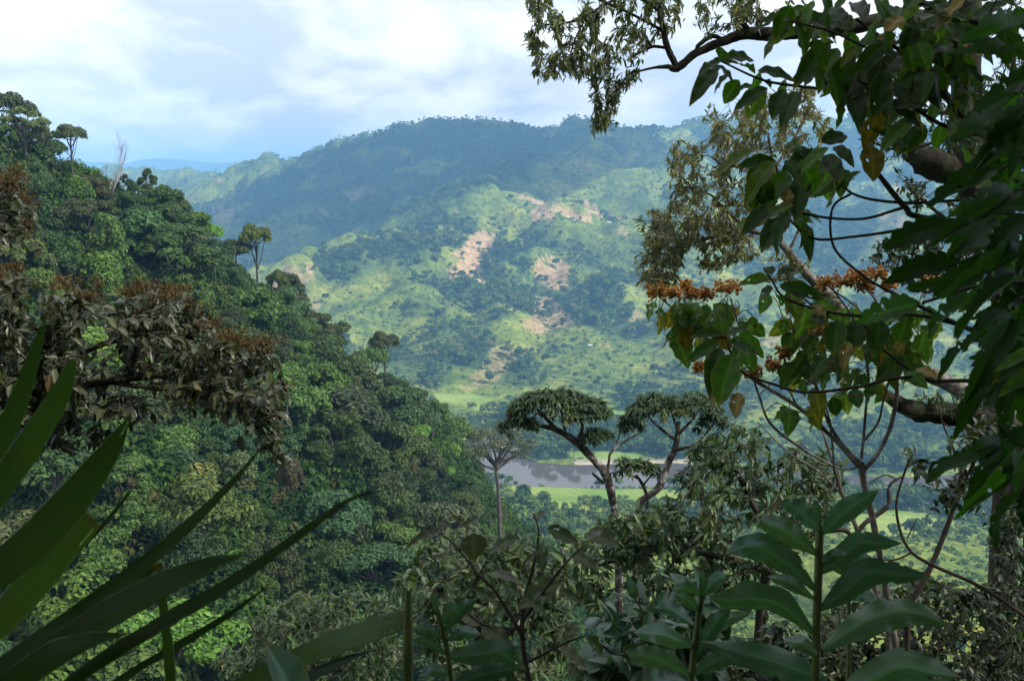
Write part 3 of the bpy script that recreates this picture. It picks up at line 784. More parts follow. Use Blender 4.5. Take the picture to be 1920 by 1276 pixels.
TINTW = {'dark': 'dark green', 'mid': 'mid green', 'bright': 'bright green', 'olive': 'olive', 'grey': 'grey green', 'yellow': 'yellowish', 'brown': 'brownish', 'blue': 'blue green'}
SHAPEW = {'round': 'rounded tree', 'flat': 'flat topped tree', 'tall': 'tall thin tree', 'col': 'creeper hung tree'}
ORDW = ["first", "second", "third", "fourth", "fifth", "sixth", "seventh", "eighth", "ninth", "tenth"]
byl = {}
for tr_, tint, kk, u, v in FT:
    mu, mv, mn = min(MARKS, key=lambda q_: math.hypot(q_[0] - u, q_[1] - v)); du, dv = u - mu, v - mv
    where = ("right of" if du > 0 else "left of") if abs(du) > abs(dv) else ("below" if dv > 0 else "above")
    byl.setdefault("%s %s %s %s" % (TINTW[tint], SHAPEW[kk], where, mn), []).append((u, tr_))
for lb, its in byl.items():
    its.sort(key=lambda q_: q_[0])
    for i, (u, tr_) in enumerate(its): tr_["label"] = lb if len(its) == 1 else lb + ", " + ORDW[i]+ " from left"
# small palms
for u, v, d, lab in [(420, 960, 140, "small spiky palm in a gap of the left slope"), (770, 1010, 190, "small palm below the slender grey tree"), (475, 600, 225, "palm tree among dark crowns in the middle of the left forest")]:
    b_, s_ = base_of(u, v, d, 8); plant_tree('palm', 'mid', b_, max(.6, min(1.6, s_)), lab, None, name="palm_tree", cat="palm")

# ------------------------------------------------------------------ uncounted growth: undergrowth on the near slopes, woods and scrub of the far slopes
def bush_mesh(seed, n, size, rx, rz, h, lob=9, mat=None):
    global RNG
    RNG = np.random.default_rng(seed); g = Geo()
    d = unit(lob); d[:, 2] = np.abs(d[:, 2]); C = d * np.array((rx, rx, rz)) * .6 + (0, 0, h); Rr = rx * (.32 + .25 * RNG.random(lob))
    p, D, U, sc = lobe_leaves(C, Rr, n, size); g.add(*place(DIAMOND, p, D, U, sc))
    if h > 3: g.add(*tube([(0, 0, -1), (0, 0, h)], [.3, .2], 5))
    return g.mesh("bush", mat, False)
def wood_mat(name, stops):
    m, N, L = nmat(name); oi = N.new("ShaderNodeObjectInfo"); at = N.new("ShaderNodeAttribute"); at.attribute_name = "var"
    c = ramp(N, L, oi.outputs['Random'], stops).outputs[0]
    c = mixc(N, L, 1.0, c, ramp(N, L, at.outputs['Fac'], [(0, (.6, .62, .58)), (1, (1.3, 1.3, 1.2))]).outputs[0], 'MULTIPLY')
    b = N.new("ShaderNodeBsdfDiffuse"); L.new(c, b.inputs[0]); t = N.new("ShaderNodeBsdfTranslucent"); L.new(c, t.inputs[0])
    ms = N.new("ShaderNodeMixShader"); ms.inputs[0].default_value = .2; L.new(b.outputs[0], ms.inputs[1]); L.new(t.outputs[0], ms.inputs[2])
    o = N.new("ShaderNodeOutputMaterial"); L.new(ms.outputs[0], o.inputs[0]); return m
M_WOOD = wood_mat("far_wood_leaves", [(0, (.036, .070, .022)), (.4, (.060, .105, .028)), (.75, (.098, .145, .036)), (.92, (.14, .18, .045)), (1, (.16, .14, .075))])
M_SCRUB = wood_mat("scrub_leaves", [(0, (.075, .13, .026)), (.6, (.115, .18, .034)), (1, (.17, .22, .05))])
M_UNDER = wood_mat("undergrowth_leaves", [(0, (.030, .062, .020)), (.5, (.050, .100, .028)), (.85, (.085, .15, .032)), (1, (.11, .10, .045))])
def scatter(name, pts, scales, meshes, label):
    """one object of instanced growth"""
    me = bpy.data.meshes.new(name); pts = np.asarray(pts, np.float32)
    me.vertices.add(len(pts)); me.vertices.foreach_set("co", pts.ravel())
    a = me.attributes.new("size", 'FLOAT', 'POINT'); a.data.foreach_set("value", np.asarray(scales, np.float32))
    a = me.attributes.new("turn", 'FLOAT_VECTOR', 'POINT')
    tv = np.zeros((len(pts), 3), np.float32); tv[:, 2] = RNG.random(len(pts)) * 6.28; a.data.foreach_set("vector", tv.ravel())
    pc = bpy.data.collections.new(name + "_kinds")
    for k, m_ in enumerate(meshes): pc.objects.link(bpy.data.objects.new("%s_kind" % name, m_))
    ob = link(name, me); ob["kind"] = "stuff"; ob["label"] = label
    ng = bpy.data.node_groups.new(name, 'GeometryNodeTree')
    ng.interface.new_socket("Geometry", in_out='INPUT', socket_type='NodeSocketGeometry')
    ng.interface.new_socket("Geometry", in_out='OUTPUT', socket_type='NodeSocketGeometry')
    n_in = ng.nodes.new("NodeGroupInput"); n_out = ng.nodes.new("NodeGroupOutput")
    ip = ng.nodes.new("GeometryNodeInstanceOnPoints"); ci = ng.nodes.new("GeometryNodeCollectionInfo")
    ci.inputs['Collection'].default_value = pc; ci.inputs['Separate Children'].default_value = True; ci.inputs['Reset Children'].default_value = True
    ip.inputs['Pick Instance'].default_value = True
    def attr(nm, typ):
        q = ng.nodes.new("GeometryNodeInputNamedAttribute"); q.data_type = typ; q.inputs['Name'].default_value = nm
        return next(s for s in q.outputs if s.enabled and s.name == 'Attribute')
    ng.links.new(n_in.outputs[0], ip.inputs['Points']); ng.links.new(ci.outputs[0], ip.inputs['Instance'])
    ng.links.new(attr("size", 'FLOAT'), ip.inputs['Scale'])
    e2r = ng.nodes.new("FunctionNodeEulerToRotation"); ng.links.new(attr("turn", 'FLOAT_VECTOR'), e2r.inputs[0]); ng.links.new(e2r.outputs[0], ip.inputs['Rotation'])
    rv = ng.nodes.new("FunctionNodeRandomValue"); rv.data_type = 'INT'; rv.inputs[4].default_value = 0; rv.inputs[5].default_value = len(meshes) - 1
    ng.links.new(rv.outputs[2], ip.inputs['Instance Index'])
    ng.links.new(ip.outputs[0], n_out.inputs[0])
    md = ob.modifiers.new("growth", 'NODES'); md.node_group = ng
    return ob
WOODS = [bush_mesh(41, 340, 2.1, 4.6, 4.0, 7.5, 10, M_WOOD), bush_mesh(42, 300, 2.0, 4.0, 5.0, 8.5, 9, M_WOOD), bush_mesh(43, 260, 1.9, 3.4, 3.2, 5.5, 7, M_WOOD), bush_mesh(44, 200, 1.8, 2.8, 5.4, 8.5, 8, M_WOOD)]
SCRUBS = [bush_mesh(51, 90, 1.1, 1.7, 1.2, .5, 6, M_SCRUB), bush_mesh(52, 70, 1.0, 1.3, 1.5, .6, 5, M_SCRUB), bush_mesh(53, 90, 1.0, 2.0, .9, .4, 6, M_SCRUB)]
UNDERS = [bush_mesh(61, 900, .45, 2.3, 1.8, 1.4, 12, M_UNDER), bush_mesh(62, 800, .42, 1.9, 2.4, 1.8, 10, M_UNDER), bush_mesh(63, 1000, .4, 2.8, 1.5, 1.0, 14, M_UNDER)]
RNG = np.random.default_rng(123)
elev = (GZ - CAM_Z) / DD
seen = (elev + 17 / DD) >= np.maximum.accumulate(elev, axis=0) - 1e-9
AREA = DD * DD * (aa[1] - aa[0]) * math.log(rr[1] / rr[0])
def sample(weight, n):
    w = (weight * AREA * seen)[:-1, :-1].ravel(); w = w / w.sum()
    k = RNG.choice(len(w), n, p=w); r_, c_ = k // (NC - 1), k % (NC - 1)
    a, b = RNG.random(n), RNG.random(n)
    d = rr[r_] * (1 - a) + rr[r_ + 1] * a; t = aa[c_] * (1 - b) + aa[c_ + 1] * b
    z = (GZ[r_, c_] * (1 - a) + GZ[r_ + 1, c_] * a) * (1 - b) + (GZ[r_, c_ + 1] * (1 - a) + GZ[r_ + 1, c_ + 1] * a) * b
    return np.stack((d * t, d, z), -1)
bankw = np.clip(1 - np.abs(DRIV - np.interp(GX / GY, [.17, .24, .38, .43], [66, 44, 44, 60])) / 26, 0, 1) * (DD > 700) * (GZ > .6) * (1 - FI) * (fbm(GX / 80, GY / 80, 3, 15) > .42)
pw = sample(TREE ** 2 + .008 * (1 - SO) * (1 - FI) * (DRIV > 50), 40000)
pb = sample(bankw, 900)
sw = (.55 + .95 * RNG.random(len(pw)) ** 1.6) * np.interp(pw[:, 1], [1900, 2800], [1, .72])
scatter("woodland", np.concatenate((pw, pb)), np.concatenate((sw, .55 + .5 * RNG.random(len(pb)))), WOODS, "scattered woods filling the gullies of the mountainside and valley")
ps = sample((.1 + wild ** 2 * 2) * (1 - .93 * SO) * (1 - .97 * FI) * (DRIV > 44) * np.where(DD < 900, 3.2, 1), 70000)
scatter("scrub", ps, .5 + 1.3 * RNG.random(len(ps)) ** 2, SCRUBS, "low scrub dotted over the grassy slopes")
# undergrowth beneath the left forest and down our own slope
ux, uy = RNG.uniform(-250, 170, 26000), RNG.uniform(14, 380, 26000)
uz = near_z(ux, uy); uu, uv, ud = proj(np.stack((ux, uy, uz + 2), -1))
ok = (uu > -60) & (uu < 1980) & (uv < 1330) & (uv > 150)
up = np.stack((ux, uy, uz - .3), -1)[ok]
print("undergrowth", len(up))
scatter("undergrowth", up, np.where(up[:, 1] < 90, .6, 1.0) + np.where(up[:, 1] < 90, .6, 1.5) * RNG.random(len(up)), UNDERS, "dense undergrowth between the trees of the left slope")
if extra_pts:
    scatter("forest_fill", extra_pts, .8 + .5 * RNG.random(len(extra_pts)), [PROTO[k][1] for k in ('round0', 'round1', 'round2', 'round3')], "more forest crowns at the far edge of the left slope")

# ------------------------------------------------------------------ two small field huts on the far slope
m, N, L = nmat("pale_hut_wall"); b = N.new("ShaderNodeBsdfPrincipled"); g = N.new("ShaderNodeNewGeometry")
L.new(ramp(N, L, noise(N, L, 1.5, 4, .6, g.outputs['Position']), [(.3, (.30, .27, .22)), (.7, (.45, .42, .36))]).outputs[0], b.inputs['Base Color'])
o = N.new("ShaderNodeOutputMaterial"); L.new(b.outputs[0], o.inputs[0]); M_WALL = m
m = M_WALL.copy(); m.name = "pale_metal_roof"; M_ROOF = m
def on_land(u, v, d0=1000, d1=2600):
    for d in np.arange(d0, d1, 3.0):
        q = P(u, v, d)
        if far_z(np.array([q[0]]), np.array([q[1]]))[0] > q[2]: return q
    return P(u, v, d1)
for u, v, rz, lab in [(1143, 418, .4, "small pale hut on the grass below the bare soil ridge"), (1107, 649, -.3, "small pale hut low on the slope above the fields")]:
    q = on_land(u, v); h = thing("field_hut", lab, "hut", (q[0], q[1], q[2] - .6), "field huts on the far slope"); h.rotation_euler = (0, 0, rz)
    w, l, e, r = 2.0, 2.8, 2.3, 3.7
    link("wall", mesh_np("wall", [(-l, -w, 0), (l, -w, 0), (l, w, 0), (-l, w, 0), (-l, -w, e), (l, -w, e), (l, w, e), (-l, w, e), (-l, 0, r - .2), (l, 0, r - .2)], [np.array([(0, 1, 5, 4), (2, 3, 7, 6), (1, 2, 6, 5), (3, 0, 4, 7)]), np.array([(5, 6, 9), (7, 4, 8)])], None, False, M_WALL), h)
    link("roof", mesh_np("roof", [(-l - .5, -w - .7, e - .5), (l + .5, -w - .7, e - .5), (l + .5, 0, r), (-l - .5, 0, r), (l + .5, w + .7, e - .5), (-l - .5, w + .7, e - .5)], np.array([(0, 1, 2, 3), (3, 2, 4, 5)]), None, False, M_ROOF), h)
    link("door", mesh_np("door", [(-.6, -w - .03, 0), (.6, -w - .03, 0), (.6, -w - .03, 2), (-.6, -w - .03, 2)], np.array([(0, 1, 2, 3)]), None, False, M_BARK), h)

# ------------------------------------------------------------------ unseen forest trees behind and beside the camera, added to shade the foreground
for i, (x, y, s, key) in enumerate([(-3, -9, 1.0, 'round1'), (4, -8, 1.1, 'round0'), (-9, -7, 1.0, 'round3'), (10, -6, 1.1, 'round1'), (0, -15, 1.2, 'round3'), (-8, -16, 1.2, 'round0'), (9, -15, 1.2, 'round1'), (16, -11, 1.2, 'round3'), (-16, -12, 1.2, 'round1'), (15, -1, 1.0, 'round0')]):
    plant_tree(key, 'dark', (x, y, gz(x, y) - 2.0), s, "unseen dark forest tree behind the viewpoint, added to shade the foreground", "unseen shade trees added behind the viewpoint", name="forest_tree")
# ------------------------------------------------------------------ plants round the viewpoint
RNG = np.random.default_rng(2024); random.seed(2024)
def px(n, d): return n * d / FPX                     # n photo pixels at depth d, in metres
def ground_under(q): return np.array((q[0], q[1], gz(q[0], q[1])))
def stems(pts, sides=8, knob=.0, n=6):
    """pts: (u, v, d, width in pixels)"""
    A = PL([p[:3] for p in pts]); r = [px(p[3], p[2]) / 2 for p in pts]
    q, rr_ = smooth_path(A, r, n); return tube(q, rr_, sides, knob), q
def grow(nodes, targets, r0=.006, step=.0, sag=.1):
    """each target joins the nearest wood already grown; returns twig geometry and the last direction"""
    g = Geo(); nodes = np.asarray(nodes, float); targets = np.asarray(targets, float)
    d0 = np.min(np.linalg.norm(targets[:, None] - nodes[None], axis=2), axis=1)
    dirs = np.zeros_like(targets)
    for i in np.argsort(d0):
        t = targets[i]; k = np.argmin(np.linalg.norm(nodes - t, axis=1)); a = nodes[k]; L_ = np.linalg.norm(t - a) + 1e-6
        mid = (a + t) / 2 + unit(1)[0] * L_ * .12 + np.array((0, 0, -sag * L_))
        q, r_ = smooth_path([a, mid, t], [r0 * (1 + min(3, L_ * .8)), r0 * .9, r0 * .5], 4)
        g.add(*tube(q, r_, 5)); nodes = np.vstack((nodes, q[2:]))
        dirs[i] = norm(t - mid)
    return g, dirs
def in_region(poly, n, d, thick, gaps=0.0, gs=40, seed=0):
    """n places inside a pixel outline, spread over a real depth"""
    poly = np.asarray(poly, float); lo, hi = poly.min(0), poly.max(0); out = []
    while len(out) < n:
        u, v = RNG.uniform(lo[0], hi[0], 400), RNG.uniform(lo[1], hi[1], 400)
        ok = inpoly(u, v, poly)
        if gaps: ok &= fbm(u / gs, v / gs, 3, seed) > gaps
        for a, b in zip(u[ok], v[ok]): out.append(P(a, b, d + RNG.uniform(-thick, thick)))
    return np.array(out[:n])
LM = {}
def lmesh(key, mat, **kw):
    """leaf mesh shared by all its copies"""
    if (key, mat.name) not in LM: LM[(key, mat.name)] = mesh_np("leaf", *leaf_tmpl(**kw), {"rib": rib_of(kw['nu'], kw['nv']), "dry": dry_of(kw['nu'], kw['nv'])}, True, mat)
    return LM[(key, mat.name)]
def put_leaf(parent, me, base, D, U, s, w=1.0, name="leaf"):
    X, Y, Z = frames(np.array([D], float), np.array([U], float)); X, Y, Z = X[0], Y[0], Z[0]
    o = link(name, me, parent); off = np.asarray(base) - np.array(parent.location)
    M = Matrix(((X[0] * s, Y[0] * s * w, Z[0] * s, off[0]), (X[1] * s, Y[1] * s * w, Z[1] * s, off[1]), (X[2] * s, Y[2] * s * w, Z[2] * s, off[2]), (0, 0, 0, 1)))
    o.matrix_basis = M
    return o
def foliage(parent, meshes, tmpl, mat, pos, D, U, sc, wid=1.0, nobj=150):
    """the leaves nearest the eye as parts of their own, the rest as one mass"""
    n = len(pos); sc = np.broadcast_to(np.asarray(sc, float), (n,)); wid = np.broadcast_to(np.asarray(wid, float), (n,))
    u, v, d = proj(pos); ok = (u > -20) & (u < 1940) & (v > -20) & (v < 1296)
    order = np.argsort(np.where(ok, d, d + 1e4)); near = order[:nobj]; rest = order[nobj:]
    for i in near: put_leaf(parent, random.choice(meshes), pos[i], D[i], U[i], sc[i], wid[i])
    if len(rest):
        g = Geo(); g.add(*place(tmpl, pos[rest], D[rest], U[rest], sc[rest], wid[rest]))
        o = link("foliage", g.mesh("foliage", mat, True, np.array(parent.location)), parent); o["kind"] = "stuff"
def trace(parent, me, base, tip, d0, d1, wpx, ratio, up=None, name="leaf", L=None):
    """a leaf whose base and tip are seen at these pixels; ratio = template width to length"""
    a, b = P(*base, d0), P(*tip, d1); s = np.linalg.norm(b - a)
    eye = norm(np.array((0, 0, CAM_Z)) - (a + b) / 2)
    U = np.array(up if up is not None else eye * .8 + np.array((0, 0, .7)) + .25 * unit(1)[0])
    return put_leaf(parent, me, a, b - a, U, s, px(wpx, (d0 + d1) / 2) / (s * ratio), name)
def spray(T, dirs, k, L_, spread=.7, down=.35, along=.25):
    """k leaves round the end of each twig"""
    n = len(T); pos = np.repeat(T, k, 0) - np.repeat(dirs, k, 0) * (RNG.random(n * k) * along)[:, None]
    D = np.repeat(dirs, k, 0) + spread * unit(n * k) + np.array((0, 0, -down))
    U = np.array((0, 0, 1.)) + .55 * unit(n * k)
    return pos, D, U, L_ * (.65 + .6 * RNG.random(n * k))

# ---- leaf and wood colours
G = lambda *a: [(p, c) for p, c in a]
M_STRAP = leaf_mat("strap_leaf", G((0, (.040, .090, .026)), (.6, (.058, .122, .036)), (1, (.090, .165, .052))), .34, .25, .55, .4, (.12, .13, .04), 9)
M_GINGER = leaf_mat("ginger_leaf", G((0, (.030, .078, .048)), (.7, (.042, .100, .060)), (1, (.062, .130, .064))), .36, .2, .55, .3, (.06, .11, .05), 14)
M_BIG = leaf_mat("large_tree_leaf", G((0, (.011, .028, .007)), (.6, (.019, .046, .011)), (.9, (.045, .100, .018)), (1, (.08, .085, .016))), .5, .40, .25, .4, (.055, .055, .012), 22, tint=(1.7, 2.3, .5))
M_YEL = leaf_mat("yellowed_leaf", G((0, (.12, .10, .018)), (1, (.19, .13, .02))), .5, .3, .3, .75, (.06, .045, .012), 26)
M_LOBE = leaf_mat("seed_shrub_leaf", G((0, (.028, .062, .020)), (.55, (.048, .100, .028)), (.85, (.080, .150, .036)), (1, (.16, .15, .03))), .5, .40, .35, .5, (.13, .10, .025), 24, tint=(1.6, 2.0, .6))
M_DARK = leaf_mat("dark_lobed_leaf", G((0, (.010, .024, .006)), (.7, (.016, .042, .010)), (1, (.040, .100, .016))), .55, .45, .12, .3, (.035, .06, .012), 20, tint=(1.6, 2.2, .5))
M_DULL = leaf_mat("dull_mottled_leaf", G((0, (.026, .052, .016)), (.5, (.040, .062, .022)), (.75, (.075, .075, .055)), (1, (.10, .095, .075))), .55, .25, .4, .6, (.10, .065, .03), 25)
M_SILV = leaf_mat("glossy_shrub_leaf", G((0, (.026, .038, .016)), (.5, (.044, .058, .025)), (.75, (.066, .082, .040)), (.97, (.125, .145, .105)), (1, (.11, .075, .025))), .36, .18, .35, .25, (.07, .045, .018), 15)  # palest leaf tones stand in for silvery sky glints
M_GREY = leaf_mat("grey_green_leaf", G((0, (.028, .056, .020)), (.5, (.046, .086, .032)), (.8, (.072, .116, .048)), (.97, (.12, .155, .09)), (1, (.12, .09, .035))), .42, .22, .3, .3, (.06, .055, .022), 15)
M_GLOS = leaf_mat("glossy_olive_leaf", G((0, (.026, .056, .017)), (.5, (.044, .086, .026)), (.8, (.074, .120, .042)), (.96, (.115, .150, .075)), (1, (.12, .10, .035))), .40, .24, .32, .2, (.06, .05, .025), 15)
M_UMB = leaf_mat("umbrella_tree_leaf", G((0, (.024, .052, .016)), (.6, (.040, .078, .024)), (1, (.075, .120, .045))), .42, .18, .32)
M_LANC = leaf_mat("lance_leaf", G((0, (.070, .092, .052)), (.6, (.105, .13, .072)), (.9, (.15, .165, .08)), (1, (.20, .165, .05))), .42, .35, .5)
M_OLIV = leaf_mat("olive_brown_leaf", G((0, (.088, .100, .050)), (.5, (.135, .142, .070)), (.85, (.19, .178, .08)), (1, (.25, .20, .06))), .48, .35, .45)
M_FEAT = leaf_mat("feathery_leaf", G((0, (.018, .040, .017)), (.8, (.030, .060, .022)), (1, (.05, .09, .03))), .5, .3, .4)
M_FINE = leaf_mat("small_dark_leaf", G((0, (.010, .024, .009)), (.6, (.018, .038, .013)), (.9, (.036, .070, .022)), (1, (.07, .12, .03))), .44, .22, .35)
M_FLOW = leaf_mat("rusty_flower", G((0, (.060, .038, .018)), (.6, (.105, .068, .030)), (1, (.16, .12, .05))), .8, .2, .2)
M_SEED = leaf_mat("orange_brown_seed", G((0, (.42, .18, .045)), (.6, (.56, .27, .07)), (1, (.66, .38, .13))), .7, .15, .2)
M_STEMG = bark_mat("green_stem", [(.3, (.055, .085, .02)), (.7, (.11, .14, .04))], 12, .1, .5)
M_TWIG = bark_mat("dark_twig", [(.3, (.030, .024, .018)), (.7, (.075, .062, .048))], 10, .3)
M_PALE = bark_mat("pale_lichen_bark", [(.35, (.06, .05, .04)), (.5, (.13, .115, .095)), (.64, (.32, .30, .27))], 9, .4)
M_SPOT = bark_mat("spotted_lichen_bark", [(.42, (.034, .028, .022)), (.54, (.080, .066, .052)), (.60, (.34, .33, .31)), (.72, (.40, .39, .37))], 3.2, .5)
M_MOSS = bark_mat("mossy_bark", [(.36, (.012, .010, .008)), (.48, (.030, .024, .018)), (.57, (.032, .042, .016)), (.68, (.13, .12, .10))], 4, .8)

# ---- 1. strap leaved plant in the left corner
def blade(parent, pts, mat, pleat=.0016, roll=.5, fold=.10, streak=1.0, name="leaf", nv=7, wave=.06, wk=.78):
    """long leaf along traced pixels (u, v, d, width px), folded on the midrib and finely pleated"""
    A, W = smooth_path(PL([p[:3] for p in pts]), [px(p[3], p[2]) / 2 * wk for p in pts], 7)
    T = norm(np.gradient(A, axis=0)); eye = norm(np.array((0, 0, CAM_Z)) - A)
    S = norm(np.cross(T, eye)); Nn = np.cross(S, T)
    S2 = S * math.cos(roll) + Nn * math.sin(roll); N2 = np.cross(S2, T) ; N2 = N2 * np.sign((N2 * eye).sum(1))[:, None]
    vs = np.linspace(-1, 1, 4 * nv + 1); V = []; ph = random.random() * 6; fr = random.uniform(.55, .95)
    for i in range(len(A)):
        for j, v in enumerate(vs):
            V.append(A[i] + S2[i] * v * W[i] + N2[i] * (-abs(v) * W[i] * fold * 2 + (pleat if j % 2 else -pleat) * min(1, W[i] / .012) + wave * W[i] * v * v * math.sin(i * fr + ph + (1.7 if v > 0 else 0))))
    m = len(vs); slit = {}
    for _ in range(random.choice((0, 1, 1, 2))): slit[random.randrange(3, m - 4)] = random.uniform(.62, .9)      # split along the veins from the tip
    nA = len(A); F = [(i * m + j, (i + 1) * m + j, (i + 1) * m + j + 1, i * m + j + 1) for i in range(nA - 1) for j in range(m - 1)
                      if not (j in slit and i > slit[j] * nA) and not (streak and j in (0, m - 2) and random.random() < .05)]
    return link(name, mesh_np(name, np.array(V) - np.array(parent.location), np.array(F), {"var": np.full(len(V), random.random()), "rib": np.tile([1.0 if j == 2 * nv else (.28 * streak * ((j * 7) % 3)) for j in range(m)], len(A)), "dry": np.repeat(np.clip((np.linspace(0, 1, len(A)) - .93) * 14, 0, .9), m)}, True, mat), parent)
D1 = 1.35
b0 = P(-90, 1330, 1.45); b0[2] = gz(b0[0], b0[1])
sp = thing("strap_leaved_plant", "plant with long pleated strap leaves fanning up from the lower left corner", "plant", b0)
q = P(-60, 1300, 1.45); (Vt, Ft) = tube([b0 - (0, 0, .2), (b0 + q) / 2 + (0.03, 0, 0), q], [.04, .035, .03], 8); g = Geo(); g.add(Vt, Ft)
link("stem", g.mesh("stem", M_STEMG, True, b0), sp)
STRAP = [
 ([(-90,1010,1.4,46),(-30,880,1.38,52),(22,780,1.34,50),(62,670,1.3,30),(88,588,1.27,3)], .3),
 ([(-110,1080,1.36,50),(-30,950,1.34,66),(45,845,1.32,68),(105,750,1.28,52),(132,690,1.26,26),(139,672,1.25,5)], .25),
 ([(-120,1160,1.2,60),(-40,1095,1.2,84),(45,1028,1.2,96),(130,940,1.2,88),(200,850,1.2,54),(232,800,1.2,20),(245,774,1.2,3)], .2),
 ([(-90,1250,1.4,50),(0,1160,1.4,76),(70,1080,1.4,84),(130,1010,1.4,74),(170,968,1.4,60)], .2),
 ([(40,1110,1.7,6),(130,1045,1.7,14),(200,975,1.7,12),(235,932,1.7,8),(252,910,1.7,2)], .6),
 ([(-90,1310,1.3,40),(100,1178,1.3,50),(230,1085,1.3,44),(350,985,1.3,32),(440,898,1.3,16),(498,828,1.3,2)], .5),
 ([(-30,1310,1.4,30),(70,1235,1.4,52),(160,1165,1.4,60),(240,1098,1.4,48),(290,1056,1.4,24)], .3),
 ([(-40,1330,1.25,30),(80,1228,1.25,58),(200,1150,1.25,72),(300,1095,1.25,66),(390,1058,1.25,40),(458,1040,1.25,5)], .25),
 ([(60,1330,1.15,30),(200,1228,1.15,40),(330,1150,1.15,42),(440,1085,1.15,34),(560,1002,1.15,24),(655,936,1.15,12),(722,919,1.15,2)], .6),
 ([(130,1330,1.5,10),(240,1262,1.5,16),(340,1205,1.5,22),(430,1150,1.5,14),(508,1093,1.5,2)], .4),
 ([(-60,1330,1.1,40),(20,1280,1.1,66),(95,1228,1.1,70),(170,1198,1.1,38),(238,1188,1.1,3)], .2),
 ([(322,1340,1.45,26),(316,1230,1.45,26),(306,1140,1.45,22),(298,1055,1.45,14)], .3),
 ([(150,1335,1.6,10),(215,1285,1.6,20),(268,1245,1.6,18),(315,1215,1.6,3)], .4),
]
for pts, roll in STRAP: blade(sp, pts, M_STRAP, roll=roll)
b0 = P(700, 1360, 1.35); b0[2] = gz(b0[0], b0[1])
sp2 = thing("broken_strap_plant", "bent pleated strap leaf with a bare upright stalk at the bottom edge", "plant", b0)
blade(sp2, [(430,1290,1.4,30),(540,1240,1.36,50),(620,1205,1.33,60),(700,1178,1.3,56),(760,1158,1.28,44)], M_STRAP, roll=.2)
blade(sp2, [(520,1310,1.38,14),(590,1262,1.36,26),(650,1235,1.34,20),(698,1218,1.32,3)], M_GINGER, roll=.4)
(V, F), q = stems([(764,1345,1.28,22),(765,1230,1.28,22),(765,1160,1.28,17),(766,1108,1.28,12)]); g = Geo(); g.add(V, F)
g.add(*tube([b0 - (0, 0, .2), q[0]], [.02, px(11, 1.28)], 8)); link("stalk", g.mesh("stalk", M_STEMG, True, b0), sp2)
b0 = P(545, 1360, 1.2); b0[2] = gz(b0[0], b0[1])
bl = thing("broad_leaf_seedling", "single broad smooth leaf poking up at the bottom edge", "plant", b0)
g = Geo(); g.add(*tube([b0 - (0, 0, .2), P(560, 1320, 1.2)], [.008, .006], 6)); link("stem", g.mesh("stem", M_STEMG, True, b0), bl)
trace(bl, lmesh("broad", M_GINGER, nu=12, nv=4, width=.62, peak=.42, fold=.12, droop=.05, wave=.03), (565, 1345), (505, 1205), 1.2, 1.15, 105, .62)

# ---- 2. ginger like plants
def ginger(label, stem, leaves, d, ratio=.3, wst=14):
    A = [(u, v, d, wst) for u, v in stem]; root = ground_under(P(stem[0][0], stem[0][1], d))
    t = thing("ginger_plant", label, "plant", root)
    (V, F), q = stems(A); g = Geo(); g.add(V, F); g.add(*tube([root - (0, 0, .2), (root + q[0]) / 2 + (.02, 0, 0), q[0]], [px(wst, d) * .7] * 3, 8))
    link("stem", g.mesh("stem", M_STEMG, True, root), t)
    for k, pl in enumerate(leaves):
        *pts, w = pl; side = 1 if pts[-1][0] > pts[0][0] else -1; n = len(pts)
        dd = d - .0; off = RNG.uniform(-.25, .12)
        if n == 2: pts = [pts[0], ((pts[0][0] + pts[1][0]) / 2, (pts[0][1] + pts[1][1]) / 2 - 10), pts[1]]
        # blade outline: narrow base, widest in the middle, drawn out tip
        if n == 2: wp = [(0, .16), (.3, .9), (.55, 1), (.8, .6), (1, .03)]
        else: wp = [(0, .16), (.25, .85), (.5, 1), (.75, .72), (1, .03)]
        C = np.array(pts, float); tt = np.linspace(0, 1, len(C)); q2 = []
        for s, ww in wp: q2.append((np.interp(s, tt, C[:, 0]), np.interp(s, tt, C[:, 1]), dd + off * s, ww * w))
        blade(t, q2, M_GINGER, pleat=.0004, roll=RNG.uniform(-.25, .45), fold=.16, nv=3, streak=.5, wave=.2, wk=1.0)
    return t
ginger("large ginger plant with broad paired leaves on an upright green stem, lower right", [(1528,1330),(1531,1180),(1535,1060),(1537,985)], [
 ((1538,996),(1461,938),44), ((1538,1002),(1590,955),(1648,918),44), ((1530,1038),(1417,972),48), ((1529,1106),(1460,1040),(1407,1020),(1360,1038),56),
 ((1538,1074),(1612,1018),(1690,1018),44), ((1539,1142),(1631,1074),(1745,1080),56), ((1527,1190),(1445,1116),(1378,1126),(1330,1118),62),
 ((1541,1218),(1631,1158),(1703,1140),(1785,1176),62), ((1527,1122),(1439,1080),28), ((1535,1060),(1590,1040),24), ((1551,1275),(1450,1238),(1312,1202),60),
 ((1534,1000),(1528,935),18), ((1560,1310),(1690,1250),(1800,1268),70), ((1535,1230),(1470,1200),30)], 2.1, wst=16)
ginger("smaller ginger plant left of the large one, with drooping leaves", [(1292,1330),(1300,1230),(1312,1140),(1318,1105)], [
 ((1316,1116),(1364,1078),32), ((1316,1118),(1260,1104),28), ((1310,1146),(1264,1114),30), ((1300,1170),(1226,1138),30), ((1298,1212),(1188,1184),42),
 ((1292,1266),(1172,1222),50), ((1304,1228),(1372,1134),32), ((1310,1196),(1412,1146),28), ((1300,1262),(1398,1226),40), ((1314,1120),(1322,1075),18), ((1298,1290),(1220,1278),40)], 2.3, wst=12)
